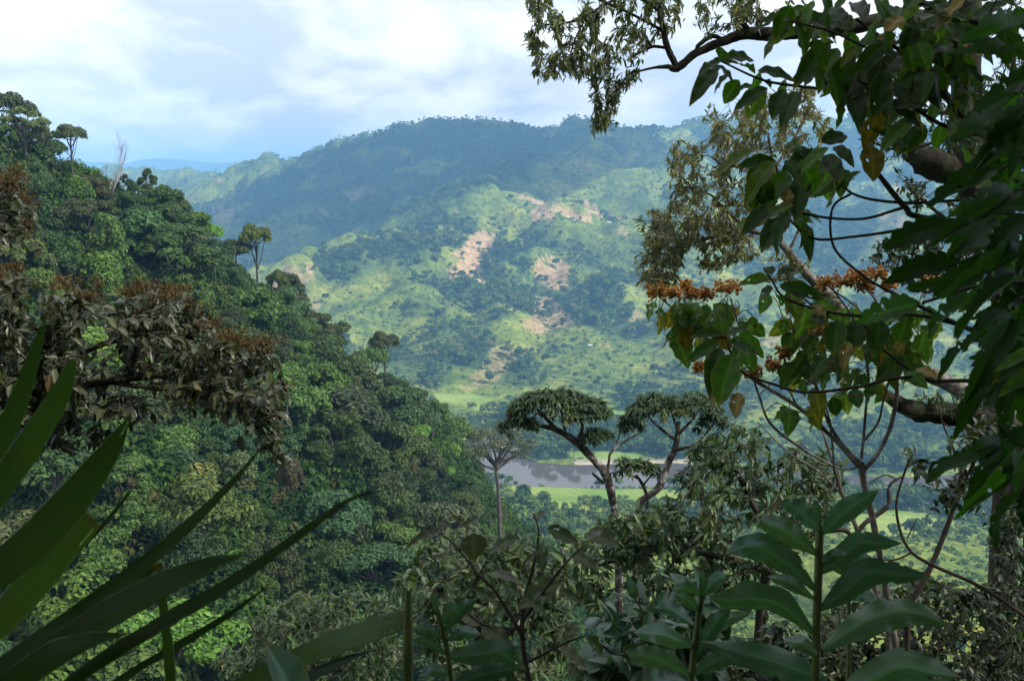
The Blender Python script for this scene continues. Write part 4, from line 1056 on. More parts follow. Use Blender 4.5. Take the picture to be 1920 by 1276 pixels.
ginger("pale ginger plant at the bottom centre beside the dark mottled shrub", [(851,1330),(840,1228),(825,1162),(817,1138)], [
 ((828,1170),(862,1136),30), ((831,1184),(896,1120),26), ((830,1196),(774,1178),24), ((833,1224),(774,1198),22), ((836,1200),(902,1188),26), ((838,1232),(935,1222),(988,1256),50),
 ((842,1262),(785,1268),26), ((846,1282),(915,1262),(978,1250),34), ((820,1150),(812,1112),14)], 2.0, wst=11)
ginger("slim ginger plant partly hidden behind the large one", [(1588,1330),(1592,1200),(1590,1110),(1583,1062)], [
 ((1584,1064),(1640,1050),26), ((1586,1080),(1530,1046),30), ((1590,1110),(1640,1086),26), ((1590,1120),(1650,1130),24), ((1584,1066),(1580,1030),16)], 2.7, wst=9)

# ---- 3. dark shrub with mottled leaves, bottom centre
D3 = 2.15; root = ground_under(P(1010, 1330, D3))
t = thing("mottled_shrub", "dark shrub with large mottled and insect eaten leaves at the bottom centre", "shrub", root)
g = Geo(); sk = []
for st in [[(1010,1340,D3,12),(985,1240,D3,10),(980,1150,D3,9),(1000,1060,D3,7)], [(985,1200,D3,8),(930,1110,D3,6),(885,1060,D3,4),(875,985,D3+.1,3)], [(982,1160,D3,7),(1040,1080,D3-.1,6),(1075,1040,D3-.1,4),(1100,1020,D3-.1,3)],
           [(990,1240,D3,6),(1060,1205,D3,4),(1100,1190,D3,3)], [(985,1180,D3,6),(905,1170,D3,4),(850,1120,D3,3)], [(1000,1060,D3,5),(1010,1000,D3,4),(1000,960,D3,2)], [(885,1060,D3,4),(840,1010,D3,3),(800,985,D3,2)], [(985,1245,D3,6),(920,1250,D3,4),(880,1240,D3,3)]]:
    (V, F), q = stems(st); sk.append(q)
    if len(sk) == 1: g.add(V, F); g.add(*tube([root - (0, 0, .2), sk[0][0]], [.016, .012], 7)); tk = link("stem", g.mesh("stem", M_TWIG, True, root), t)
    else: g = Geo(); g.add(V, F); link("side_stem", g.mesh("side_stem", M_TWIG, True, root), tk)
bm = [lmesh("dull%d" % k, M_DULL, nu=12, nv=4, width=.5, peak=.42, fold=.14, droop=.18, wave=.10, holes=.035, seed=k) for k in range(4)]
for a, b, w in [((886,1000),(892,1050),52), ((970,1009),(908,1030),28), ((1025,991),(1090,1014),32), ((1101,1000),(1168,1018),42), ((1014,1018),(1018,1070),26), ((1010,1035),(966,1062),16),
  ((1050,1092),(962,1134),46), ((890,1106),(950,1134),26), ((938,1092),(985,1116),30), ((905,1180),(958,1200),32), ((930,1075),(970,1084),20), ((840,984),(800,988),9), ((818,990),(764,1018),15), ((850,1024),(820,1040),22),
  ((828,1205),(866,1190),20), ((1047,1105),(1100,1128),22), ((1047,1212),(1100,1244),24), ((1062,1246),(1086,1262),24), ((1000,975),(1030,950),14), ((876,990),(845,958),10), ((870,985),(905,962),12), ((1075,1040),(1120,1060),26), ((1100,1195),(1140,1230),30),
  ((1105,1010),(1130,985),20), ((905,1168),(860,1150),26), ((925,1248),(870,1270),40), ((890,1235),(850,1215),30), ((985,1120),(1030,1150),26), ((960,1130),(915,1160),22), ((1060,1200),(1080,1165),24)]:
    d = D3 + RNG.uniform(-.25, .2); trace(t, random.choice(bm), a, b, d, d + RNG.uniform(-.08, .08), w, .5)

# ---- 4. large leaved tree hanging in from the top right
D4 = 3.1; root = ground_under(P(2050, 1000, D4 + .3))
t = thing("large_leaved_tree", "tree with big dark drooping leaves hanging in from the top right", "tree", root)
g = Geo(); tk_ = P(2050, 250, D4 + .3)
BR = [[(2050,250,D4+.3,26),(1920,94,D4+.2,14),(1842,47,D4+.1,11),(1767,27,D4,10),(1709,0,D4,9),(1600,-30,D4,8)],
 [(2050,330,D4+.3,20),(1920,292,D4+.2,11),(1835,248,D4,10),(1763,173,D4,9),(1702,108,D4,8),(1605,36,D4,6)],
 [(1835,252,D4,9),(1760,231,D4,8),(1677,177,D4-.1,7),(1600,150,D4-.1,5)], [(1677,177,D4,6),(1560,168,D4,6),(1482,160,D4,6),(1424,148,D4,5),(1352,115,D4,4)],
 [(2050,480,D4+.3,18),(1900,430,D4+.1,12),(1727,407,D4,11),(1698,389,D4,12),(1662,346,D4,11),(1633,303,D4,7),(1612,234,D4,5)],
 [(1900,380,D4+.1,8),(1814,375,D4,6),(1695,380,D4,6),(1597,362,D4,5),(1545,300,D4,4),(1532,281,D4,4)], [(1695,389,D4,6),(1605,411,D4,5),(1489,393,D4,5),(1460,330,D4,4),(1452,300,D4,3)],
 [(1727,425,D4,6),(1677,433,D4,6),(1605,443,D4,5),(1525,447,D4,5),(1475,407,D4,4)], [(1597,362,D4,5),(1561,390,D4,5),(1563,462,D4,5),(1615,514,D4,5),(1666,545,D4,6),(1780,600,D4,8),(1960,680,D4+.2,12),(2050,720,D4+.3,16)],
 [(1720,110,D4,5),(1640,95,D4-.1,5),(1560,60,D4-.1,5),(1480,40,D4-.1,4)], [(1842,47,D4,5),(1880,-20,D4,4)], [(1842,190,D4,5),(1920,200,D4,6)]]
g.add(*tube(smooth_path([root - (0, 0, .4), root + (.05, 0, 1.2), P(2050, 720, D4 + .3), tk_, tk_ + (.0, -.3, .8), tk_ + (-.2, -.9, 1.4)], [.11, .10, .09, .07, .05, .03])[0], .08, 9))
tk = link("trunk", g.mesh("trunk", M_TWIG, True, root), t)
for st in BR: (V, F), q = stems(st); g = Geo(); g.add(V, F); link("limb", g.mesh("limb", M_TWIG, True, root), tk)
bigm = [lmesh("big%d" % k, M_BIG, nu=14, nv=5, width=.52, peak=.45, fold=.15, droop=.22, wave=.07, holes=.018 * (k > 1), seed=20 + k) for k in range(5)]
yel = [lmesh("yel%d" % k, M_YEL, nu=12, nv=4, width=.55, peak=.45, fold=.1, droop=.12, wave=.1, holes=.02, seed=50 + k) for k in range(2)]
BIGL = [((1350,112),(1358,84),28),((1358,110),(1424,102),30),((1421,132),(1486,139),26),((1348,118),(1312,128),24),((1390,124),(1416,122),20),((1343,132),(1297,180),34),((1366,142),(1330,172),30),((1386,150),(1354,194),34),((1428,165),(1402,218),40),
 ((1470,168),(1444,220),38),((1494,172),(1466,226),36),((1420,150),(1450,150),22),((1352,126),(1320,150),26),
 ((1520,52),(1430,78),26),((1540,60),(1490,110),40),((1556,80),(1488,155),40),((1570,90),(1530,165),44),((1600,100),(1560,215),56),((1625,105),(1600,210),50),((1640,110),(1665,215),44),((1600,60),(1520,20),34),((1580,50),(1560,0),34),((1650,90),(1705,135),40),
 ((1610,80),(1680,70),34),((1690,60),(1745,130),40),((1700,50),(1770,55),34),((1660,60),(1668,110),40),((1620,40),(1600,-20),36),((1560,40),(1490,30),32),((1680,40),(1690,-10),34),((1720,80),(1740,128),40),((1660,130),(1640,220),40),((1590,150),(1620,230),42),((1570,140),(1545,90),30),
 ((1765,70),(1790,130),38),((1780,50),(1840,75),32),((1500,40),(1450,15),28),((1710,120),(1690,165),34),
 ((1612,232),(1640,182),32),((1628,240),(1692,262),30),((1540,268),(1595,245),34),((1530,282),(1462,316),32),((1540,300),(1502,370),44),((1565,310),(1570,394),56),((1452,300),(1388,304),28),((1452,302),(1392,372),36),((1480,325),(1420,388),44),((1548,290),(1575,330),36),
 ((1452,296),(1440,280),20),((1520,290),(1480,276),26),((1500,300),(1540,370),46),((1475,405),(1425,460),48),((1438,388),(1396,430),30),((1500,412),(1516,460),26),((1552,305),(1605,322),24),((1565,275),(1600,300),26),
 ((1475,405),(1440,480),50),((1505,330),(1490,400),44),((1510,420),(1520,480),24)]
for k, (a, b, w) in enumerate(BIGL):
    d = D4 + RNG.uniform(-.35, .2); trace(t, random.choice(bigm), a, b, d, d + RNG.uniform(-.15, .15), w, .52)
for a, b, w in [((1632,272),(1640,336),46),((1690,30),(1660,60),34),((1480,355),(1470,395),24),((1655,62),(1668,84),30)]:
    trace(t, random.choice(yel), a, b, D4 - .1, D4 - .15, w, .55)
for poly, n in [([(1440,20),(1560,-20),(1860,-20),(1850,110),(1760,140),(1700,190),(1600,200),(1530,170),(1480,100)], 120), ([(1400,285),(1560,240),(1600,330),(1560,390),(1430,430),(1390,350)], 30), ([(1700,-20),(1940,-20),(1940,330),(1800,320),(1720,240),(1680,150)], 90), ([(1640,60),(1760,120),(1740,260),(1640,230)], 26), ([(1330,100),(1500,140),(1480,190),(1340,160)], 8)]:
    for cpt in in_region(poly, n, D4 + .1, .35):
        put_leaf(t, random.choice(bigm if RNG.random() > .02 else yel), cpt, np.array((RNG.normal() * .7, RNG.normal() * .5, -.55 + .5 * RNG.normal())), np.array((RNG.normal() * .6, -.6, .8)), RNG.uniform(.07, .135), RNG.uniform(.75, 1.1))
# its unseen canopy, added above and behind the viewpoint to shade the foreground
n = 420; T_ = np.stack((RNG.uniform(-1.6, 3.6, n), RNG.uniform(-3.5, 1.6, n), CAM_Z + RNG.uniform(1.75, 2.9, n)), -1)
T_ = T_[T_[:, 2] > CAM_Z + .5 + .34 * np.clip(T_[:, 1], 0, 9) + .4]
g, dr = grow([tk_ + (-.2, -.9, 1.4), tk_ + (0, -.3, .8)], T_, .006); link("twigs", g.mesh("twigs", M_TWIG, True, root), t)["kind"] = "stuff"
pos, Dd, Uu, sc = spray(T_, dr, 6, .24, .9, .3, .3); gg = Geo(); gg.add(*place(leaf_tmpl(6, 1, .5, .45, .12, .2), pos, Dd, Uu, sc))
o = link("foliage", gg.mesh("foliage", M_BIG, True, root), t); o["kind"] = "stuff"

# ---- 5. shrub with orange brown seed heads
D5 = 4.4; root = ground_under(P(1700, 1330, D5))
t = thing("seed_head_shrub", "many stemmed shrub carrying orange brown seed heads above lobed leaves, on the right", "shrub", root)
g = Geo(); sk = []
for st in [[(1700,1340,D5,15),(1685,1249,D5,13),(1667,1137,D5,13),(1654,1066,D5,12),(1636,973,D5,12),(1620,905,D5,12),(1614,866,D5,12)],
 [(1614,870,D5,9),(1572,823,D5,7),(1545,772,D5,6),(1529,721,D5-.1,5),(1500,640,D5-.1,4),(1470,600,D5,3)], [(1616,880,D5,9),(1556,815,D5,8),(1494,761,D5,8),(1400,702,D5,7),(1330,640,D5,4),(1290,580,D5,4),(1282,548,D5,3)],
 [(1616,886,D5,9),(1650,843,D5,8),(1674,784,D5,8),(1682,714,D5,7),(1670,640,D5,5),(1640,560,D5,4),(1600,528,D5,3)], [(1614,875,D5,5),(1564,874,D5+.2,4),(1454,804,D5+.2,5),(1423,741,D5+.2,4),(1400,660,D5,3),(1370,560,D5,3)],
 [(1615,860,D5,6),(1623,772,D5,5),(1627,690,D5,5),(1600,600,D5,4),(1560,540,D5,3)], [(1615,832,D5,5),(1646,792,D5,4),(1658,745,D5,4),(1690,640,D5,3),(1740,530,D5,3)], [(1564,876,D5+.1,4),(1556,792,D5,4),(1545,752,D5,4)],
 [(1330,640,D5,4),(1300,610,D5,3),(1240,560,D5,3)], [(1529,721,D5,4),(1480,690,D5,3),(1450,684,D5,3)], [(1494,761,D5,4),(1470,705,D5,3),(1472,665,D5,3)], [(1660,640,D5,4),(1610,580,D5,3),(1550,535,D5,3)], [(1400,702,D5,4),(1370,640,D5,3),(1362,540,D5,2)]]:
    (V, F), q = stems(st, 8, .1); sk.append(q)
    if len(sk) == 1: g.add(V, F); g.add(*tube([root - (0, 0, .3), sk[0][0]], [.03, px(7.5, D5)], 8)); tk = link("stem", g.mesh("stem", M_PALE, True, root), t)
    else: g = Geo(); g.add(V, F); link("side_stem", g.mesh("side_stem", M_PALE, True, root), tk)
SEEDS = [(1231,547,40),(1262,549,36),(1286,535,26),(1298,550,26),(1323,551,34),(1364,537,56),(1548,531,40),(1580,526,40),(1612,518,50),(1645,513,36),(1668,534,30),(1744,525,36),(1470,660,32),(1450,684,30),(1412,697,36),(1309,688,20),(1530,621,36),(1560,630,20),(1664,684,30),(1482,572,20),(1718,674,22),(1620,535,40)]
ball = []
for i in range(5):
    for j in range(7):
        a, b = math.pi * i / 4, 2 * math.pi * j / 7; ball.append((math.sin(a) * math.cos(b), math.sin(a) * math.sin(b), math.cos(a)))
BALL = (np.array(ball) * .5, np.array([(i * 7 + j, i * 7 + (j + 1) % 7, (i + 1) * 7 + (j + 1) % 7, (i + 1) * 7 + j) for i in range(4) for j in range(7)]))
for u, v, w in SEEDS:
    c = P(u, v, D5 + RNG.uniform(-.1, .1)); rx_ = px(w, D5) / 2; n = int(50 + w * 2.2)
    a = RNG.random(n) * 6.28; r_ = np.sqrt(RNG.random(n)); q = c + np.stack((np.cos(a) * r_ * rx_, np.sin(a) * r_ * rx_ * .8, RNG.normal(size=n) * px(5.0, D5) + px(5, D5) * np.sin(a * 3)), -1)
    g = Geo(); g.add(*place(BALL, q, unit(n), unit(n), px(5.0, D5) * (.5 + .8 * RNG.random(n))))
    nodes = np.concatenate(sk); kk = nodes[np.argmin(np.linalg.norm(nodes - c, axis=1))]
    for e in range(0, n, 4): g.add(*tube([kk if np.linalg.norm(kk - c) < .25 else c - (0, 0, .06), c - (0, 0, .012), q[e]], [.0025, .0022, .0015], 4))
    link("seed_head", g.mesh("seed_head", M_SEED, True, root), t)
lob_t = leaf_tmpl(nu=10, nv=4, width=.72, peak=.36, fold=.1, droop=.3, wave=.12, seed=3)
lobm = [lmesh("lobe%d" % k, M_LOBE, nu=12, nv=4, width=.72, peak=.36, fold=.12, droop=.3, wave=.14, holes=.03 * (k % 2), seed=60 + k) for k in range(5)]
LR = []
for poly, n in [([(1225,565),(1300,560),(1400,570),(1420,600),(1400,650),(1330,650),(1260,640),(1235,600)], 46), ([(1470,590),(1560,560),(1680,560),(1700,640),(1690,730),(1600,745),(1520,740),(1470,680)], 84), ([(1420,540),(1530,545),(1560,600),(1480,600)], 10), ([(1400,700),(1560,730),(1540,800),(1490,790)], 4), ([(1690,560),(1780,560),(1780,680),(1700,700)], 16)]:
    LR.append(in_region(poly, n, D5, .28))
LR = np.concatenate(LR); nodes = np.concatenate(sk); g = Geo()
for c in LR:
    kk = nodes[np.argmin(np.linalg.norm(nodes - c, axis=1))]; D_ = np.array((RNG.normal() * .5, RNG.normal() * .4 - .2, -.9)); 
    me = random.choice(lobm) if RNG.random() > .05 else random.choice(yel)
    put_leaf(t, me, c, D_, np.array((RNG.normal() * .8, -.8, .7)), RNG.uniform(.07, .15), RNG.uniform(.7, 1.1))
    g.add(*tube(smooth_path([kk, (kk + c) / 2 + (0, 0, .03), c], [.003, .0025, .002], 4)[0], .0024, 5))
link("leaf_stalks", g.mesh("leaf_stalks", M_STEMG, True, root), t)["kind"] = "stuff"

# ---- 6. arching dark branch in front of it, with big drooping leaves
D6 = 3.3; root = ground_under(P(2040, 1150, D6))
t = thing("arching_branch_shrub", "shrub arching in from the right with drooping dark leaf tufts before the seed heads", "shrub", root)
g = Geo()
for st in [[(2040,900,D6,16),(1960,760,D6,10),(1890,729,D6,8),(1823,714,D6,8),(1752,714,D6,7),(1721,706,D6,7),(1660,712,D6,6),(1611,725,D6,6),(1513,735,D6,5),(1454,721,D6,5),(1388,694,D6,5),(1362,640,D6,4)],
  [(1900,640,D6,8),(1729,592,D6,7),(1611,592,D6,6),(1533,580,D6,5),(1470,557,D6,5),(1447,525,D6,4),(1431,502,D6,3)], [(2040,900,D6,14),(1990,700,D6,11),(1900,640,D6,9)], [(1705,694,D6,5),(1640,640,D6,5),(1615,595,D6,5)], [(1533,580,D6,4),(1490,545,D6,4),(1475,520,D6,3)]]:
    (V, F), q = stems(st); g.add(V, F)
g.add(*tube([root - (0, 0, .3), (root + P(2040, 900, D6)) / 2, P(2040, 900, D6)], [.03, .025, .018], 8))
link("stem", g.mesh("stem", M_TWIG, True, root), t)
for a, b, w in [((1356,626),(1296,624),20),((1362,630),(1398,610),22),((1350,640),(1284,674),28),((1365,640),(1420,660),26),((1352,652),(1322,706),36),((1376,662),(1342,756),56),((1350,650),(1328,740),40),((1392,655),(1418,694),34),((1385,625),(1440,668),30),((1356,622),(1350,590),24),((1400,690),(1370,730),34),
  ((1442,520),(1392,526),24),((1455,515),(1490,502),24),((1462,536),(1548,552),36),((1450,540),(1418,556),26),((1455,550),(1470,566),24),((1448,514),(1436,494),22),((1475,525),(1505,520),22),((1480,545),(1498,595),34),
  ((1520,590),(1545,600),24),((1570,600),(1560,660),44),((1610,600),(1600,650),46),((1600,730),(1610,760),30),((1560,745),(1572,780),30),((1650,600),(1640,660),44),((1700,600),(1680,650),40),((1700,700),(1735,720),30)]:
    d = D6 + RNG.uniform(-.2, .15); trace(t, random.choice(bigm), a, b, d, d + RNG.uniform(-.1, .1), w, .52)
for a, b, w in [((1385,735),(1378,778),30),((1530,570),(1545,600),24),((1590,640),(1580,690),26),((1720,690),(1755,702),26),((1340,740),(1336,760),14)]: trace(t, random.choice(yel), a, b, D6, D6 - .1, w, .55)

# ---- 7. dark lobed plant filling the right edge
D7 = 1.75; root = ground_under(P(1990, 1330, D7 + .2))
t = thing("dark_lobed_plant", "nearly black plant with long lobed leaves crowding the right edge", "plant", root)
g = Geo(); st = [(1990,1340,D7+.2,26),(1960,1000,D7+.15,24),(1940,700,D7+.1,22),(1930,400,D7,18),(1925,150,D7,14),(1930,0,D7,10)]
(V, F), q = stems(st); g.add(V, F); g.add(*tube([root - (0, 0, .3), q[0]], [.022, .015], 8)); link("stem", g.mesh("stem", M_TWIG, True, root), t)
def lobed(seed):
    """broad leaf with a deeply waved, lobed margin"""
    r = random.Random(seed); nu, nv = 30, 4; V = []; ph = r.random() * 6; nl = r.choice((4, 5, 6)); rib = []
    for i in range(nu + 1):
        u = i / nu; env = max(.01, math.sin(math.pi * u ** .8) ** .7) * .25
        for k in range(-nv, nv + 1):
            s = 1 if k >= 0 else -1; lob_ = .66 + .34 * abs(math.sin(nl * math.pi * u + (.35 * s) + ph)) ** .8
            w = env * lob_; v = abs(k) / nv
            V.append((u + .09 * v * lob_, s * v * w, .35 * v * w - .22 * u * u + .02 * math.sin(u * 9 + ph + s)))
            rib.append(1.0 if k == 0 else 0.0)
    m = 2 * nv + 1; F = [(i * m + j, (i + 1) * m + j, (i + 1) * m + j + 1, i * m + j + 1) for i in range(nu) for j in range(m - 1) if r.random() > .02]
    return mesh_np("leaf", np.array(V), np.array(F), {"rib": np.array(rib)}, True, M_DARK)
darkm = [lobed(70 + k) for k in range(7)]
DKL = [((1935,160),(1795,235),80),((1940,300),(1762,348),90),((1940,390),(1668,447),100),((1935,405),(1670,430),60),((1930,470),(1680,508),90),((1935,530),(1608,590),90),((1900,590),(1742,692),60),((1900,590),(1838,700),60),((1935,835),(1728,884),70),((1935,850),(1780,850),60),((1940,120),(1810,60),60),((1940,60),(1860,20),60),
 ((1930,900),(1835,1015),60),((1945,860),(1830,920),46),((1940,640),(1800,760),70),((1935,700),(1860,830),70),((1930,560),(1790,640),80),((1940,240),(1820,200),70),((1940,450),(1760,540),80),((1940,350),(1800,400),80),((1945,760),(1840,740),60),((1940,200),(1840,300),80),((1935,330),(1830,430),80),((1930,620),(1850,560),70),((1945,800),(1850,880),60)]
for k in range(30):
    v = RNG.uniform(90, 800); DKL.append(((1935 + RNG.uniform(-5, 25), v), (1935 - RNG.uniform(50, 130), v + RNG.uniform(-50, 90)), RNG.uniform(36, 64)))
g = Geo(); DK2 = []
for a, b, w in DKL:
    L_ = math.hypot(a[0] - b[0], a[1] - b[1])
    if L_ > 130:
        k_ = 125 / L_; a2 = (b[0] + (a[0] - b[0]) * k_, b[1] + (a[1] - b[1]) * k_); dd = D7 + RNG.uniform(-.2, .2)
        g.add(*tube(smooth_path(PL([(a[0], a[1], D7), ((a[0] + a2[0]) / 2, (a[1] + a2[1]) / 2 - 12, (D7 + dd) / 2), (a2[0], a2[1], dd)]), [.004, .003, .0025], 4)[0], .003, 5))
        DK2 += [(a2, b, w * .72), (((a[0] + a2[0]) / 2, (a[1] + a2[1]) / 2), (a2[0] + RNG.uniform(-30, 10), a2[1] + RNG.uniform(20, 70)), w * .6), (((a[0] + a2[0]) / 2, (a[1] + a2[1]) / 2 - 10), (a2[0] + RNG.uniform(-30, 20), a2[1] - RNG.uniform(20, 60)), w * .6)]
    else: DK2.append((a, b, w))
DKL = DK2; link("leaf_stalks", g.mesh("leaf_stalks", M_TWIG, True, root), t)["kind"] = "stuff"
for a, b, w in DKL:
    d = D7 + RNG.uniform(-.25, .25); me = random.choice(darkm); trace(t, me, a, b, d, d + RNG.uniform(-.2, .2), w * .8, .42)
for a, b, w in [((1960,670),(1870,690),34),((1960,690),(1885,720),34),((1960,660),(1880,672),30)]: trace(t, random.choice(bigm), a, b, 1.3, 1.25, w, .52)

# ---- 8. flowering shrub with glossy leaves on the left
def leafy(name, label, cat, root, mains, regions, leaf_kw, mat, wood, L_, k, nobj, twig=.005, spread=.75, down=.35, along=.2, nt=4, wv=(.8, 1.2), tsides=9, knob=.15, group=None, upv=None):
    """tree or shrub: traced main limbs, twigs grown to places inside traced outlines, leaf sprays at their ends"""
    t = thing(name, label, cat, root, group); g = Geo(); nodes = []; limbs = []
    for st in mains:
        (V, F), q = stems(st, tsides, knob); nodes.append(q)
        if not limbs and len(nodes) == 1: g.add(V, F)
        else: limbs.append((V, F))
    if np.linalg.norm(nodes[0][0] - root) > .1:
        q, r_ = smooth_path([root - np.array((0, 0, .3)), (root + nodes[0][0]) / 2 + np.array((.05, 0, 0)), nodes[0][0]], [px(mains[0][0][3], mains[0][0][2]) * .7] * 2 + [px(mains[0][0][3], mains[0][0][2]) * .5], 5); g.add(*tube(q, r_, tsides, knob))
    tk = link("trunk", g.mesh("trunk", wood, True, root), t); nodes = np.concatenate(nodes)
    for V, F in limbs: g = Geo(); g.add(V, F); link("limb", g.mesh("limb", wood, True, root), tk)
    T_ = np.concatenate([in_region(*r) for r in regions]); gt, dr = grow(nodes, T_, twig); link("twigs", gt.mesh("twigs", wood, True, root), t)["kind"] = "stuff"
    pos, D_, U_, sc = spray(T_, dr, k, L_, spread, down, along)
    if upv is not None: U_ = U_ + np.array(upv)
    ms_ = [lmesh("%s%d" % (name, i), mat, seed=90 + i, **leaf_kw) for i in range(3)]; kw = dict(leaf_kw); kw['nu'] = nt; kw['nv'] = 1
    foliage(t, ms_, leaf_tmpl(**kw), mat, pos, D_, U_, sc, RNG.uniform(*wv, len(pos)), nobj)
    return t, T_, root
LK = dict(nu=6, nv=2, width=.42, peak=.4, fold=.16, droop=.22)
D8 = 7.0; root = ground_under(P(-160, 1200, D8))
fl, T8, r8 = leafy("flowering_shrub", "shrub with glossy silvery leaves and rusty flower sprays on the left", "shrub", root,
 [[(-160,900,D8,40),(-60,770,D8,30),(60,735,D8,22),(200,715,D8,16),(330,700,D8,12),(430,705,D8,8)], [(60,735,D8,12),(160,660,D8,10),(280,620,D8,8),(360,600,D8,5)], [(-60,770,D8,16),(40,690,D8-.3,12),(120,600,D8-.3,8)], [(200,715,D8,9),(330,735,D8,8),(450,765,D8,6),(510,830,D8,5)], [(-100,820,D8,16),(-40,500,D8,12),(10,400,D8,8)], [(60,740,D8,10),(180,760,D8,8),(270,770,D8,5)]],
 [([(-60,500),(60,515),(130,540),(220,548),(340,548),(385,595),(440,640),(500,650),(545,740),(520,790),(430,765),(330,750),(250,770),(150,760),(60,800),(-60,830)], 780, D8, .8, .33, 60, 3), ([(500,720),(545,740),(535,860),(500,885),(485,800)], 26, D8, .3), ([(-40,330),(45,325),(70,370),(55,440),(30,480),(-40,500)], 46, D8, .4), ([(60,770),(280,770),(200,830),(80,850)], 30, D8, .5)],
 LK, M_SILV, M_TWIG, .098, 7, 300, .006, .8, .55, .25, 4, upv=(0, -.35, .2))
u, v, d = proj(T8); top = [i for i in range(len(T8)) if v[i] < np.interp(u[i], [0, 130, 340, 400, 500, 545], [545, 575, 585, 640, 690, 790]) or (RNG.random() < .05)]
random.shuffle(top)
for c in T8[top[:84]]:
    n = 70; fs = RNG.uniform(.5, 1.15); g = Geo(); q = c + np.array((0, 0, .07)) + unit(n) * fs * np.array((.12, .12, .06)) * RNG.random(n)[:, None] ** .5
    g.add(*place(DIAMOND, q, unit(n), unit(n), .024)); g.add(*tube([c, c + (0, 0, .06)], [.004, .003], 4))
    for e in range(0, n, 9): g.add(*tube([c + (0, 0, .02), q[e]], [.0025, .0015], 4))
    link("flower_spray", g.mesh("flower_spray", M_FLOW, False, root), fl)["kind"] = "stuff"

# ---- 9. glossy leaved trees below the umbrella trees
def root_at(u, v, d): return ground_under(P(u, v, d))
D9 = 12.5
leafy("glossy_leaved_tree", "spreading glossy leaved tree in the middle right, under the umbrella trees", "tree", root_at(1420, 1300, D9),
 [[(1420,1300,D9,26),(1425,1180,D9,22),(1440,1060,D9,20),(1470,1010,D9,16),(1420,960,D9,12),(1380,880,D9,9)], [(1440,1070,D9,16),(1340,1040,D9,12),(1230,1030,D9,9),(1120,1060,D9,6)], [(1470,1010,D9,12),(1520,930,D9,9),(1500,860,D9,6)], [(1425,1120,D9,10),(1300,1100,D9,8),(1180,1110,D9,5)], [(1470,1010,D9,12),(1574,992,D9,10),(1599,1004,D9,9),(1623,979,D9,9),(1664,948,D9,9),(1667,911,D9,6),(1690,893,D9,4)]],
 [([(1330,800),(1400,790),(1480,800),(1560,830),(1590,880),(1560,960),(1500,1050),(1400,1090),(1300,1120),(1200,1130),(1120,1150),(1060,1130),(1020,1060),(1040,1010),(1110,1000),(1160,970),(1230,940),(1270,920),(1300,870)], 620, D9, 1.5, .36, 50, 7), ([(1040,1010),(1160,960),(1260,940),(1300,1000),(1200,1040),(1060,1060)], 90, D9 - .5, .5)],
 dict(LK, width=.36), M_GLOS, M_TWIG, .15, 7, 260, .008, .8, .45, .3)
leafy("grey_leaved_tree", "grey green leaved tree with brownish tips behind the mottled shrub, bottom centre", "tree", root_at(900, 1330, 9.5),
 [[(900,1340,9.5,26),(905,1240,9.5,20),(890,1150,9.5,14),(900,1060,9.5,8)], [(905,1240,9.5,14),(990,1140,9.5,10),(1040,1060,9.5,6)], [(900,1200,9.5,12),(830,1120,9.5,9),(790,1050,9.5,6)]],
 [([(740,1040),(790,1000),(900,1005),(1000,1000),(1060,1050),(1090,1150),(1070,1230),(980,1290),(860,1290),(780,1200),(740,1120)], 430, 9.5, 1.1, .36, 45, 17)],
 dict(LK, width=.34), M_GREY, M_TWIG, .13, 7, 220, .007, .85, .35, .25)
leafy("grey_leaved_tree", "grey olive tree below the left slope, rising at the bottom edge left of centre", "tree", root_at(590, 1340, 15),
 [[(590,1345,15,26),(585,1280,15,20),(600,1200,15,12),(640,1150,15,7)], [(585,1270,15,12),(500,1200,15,8),(470,1180,15,5)], [(590,1260,15,10),(680,1190,15,8),(730,1150,15,5)]],
 [([(430,1190),(520,1120),(620,1100),(720,1105),(760,1150),(760,1230),(700,1290),(430,1290),(400,1240)], 460, 15, 1.4, .34, 40, 27)],
 dict(LK, width=.34), M_GLOS, M_PALE, .15, 7, 160, .008, .85, .35, .3)
leafy("soft_leaved_shrub", "mid green soft leaved shrub behind the smaller ginger plant", "shrub", root_at(1200, 1330, 4.2),
 [[(1200,1340,4.2,14),(1205,1250,4.2,11),(1190,1180,4.2,7),(1200,1120,4.2,4)], [(1205,1250,4.2,8),(1270,1190,4.2,6),(1290,1130,4.2,4)], [(1205,1270,4.2,8),(1130,1210,4.2,5)]],
 [([(1100,1170),(1180,1110),(1290,1090),(1350,1120),(1380,1200),(1360,1290),(1090,1290)], 90, 4.2, .45)],
 dict(LK, width=.46), M_GINGER, M_TWIG, .13, 6, 160, .004, .8, .35, .2)
leafy("dark_leaved_thicket", "thicket of small dark glossy leaves in the bottom right corner", "shrub", root_at(1740, 1340, 6.5),
 [[(1740,1345,6.5,30),(1728,1240,6.5,24),(1690,1170,6.5,20),(1660,1120,6.5,10)], [(1728,1250,6.5,16),(1800,1160,6.5,10),(1860,1100,6.5,6)], [(1740,1300,6.5,14),(1870,1220,6.5,9),(1920,1150,6.5,6)], [(1728,1250,6.5,12),(1600,1200,6.5,8),(1560,1150,6.5,5)], [(1870,1220,6.5,7),(1890,1100,6.5,5),(1900,980,6.5,4),(1880,920,6.5,3)]],
 [([(1550,1120),(1640,1080),(1720,1070),(1800,1100),(1930,1080),(1940,1296),(1540,1296)], 520, 6.5, 1.0, .36, 45, 37), ([(1850,960),(1930,930),(1930,1100),(1870,1080)], 70, 6.5, .4, .40, 30, 3)],
 dict(LK, width=.46), M_FINE, M_TWIG, .062, 8, 260, .004, .9, .3, .22)
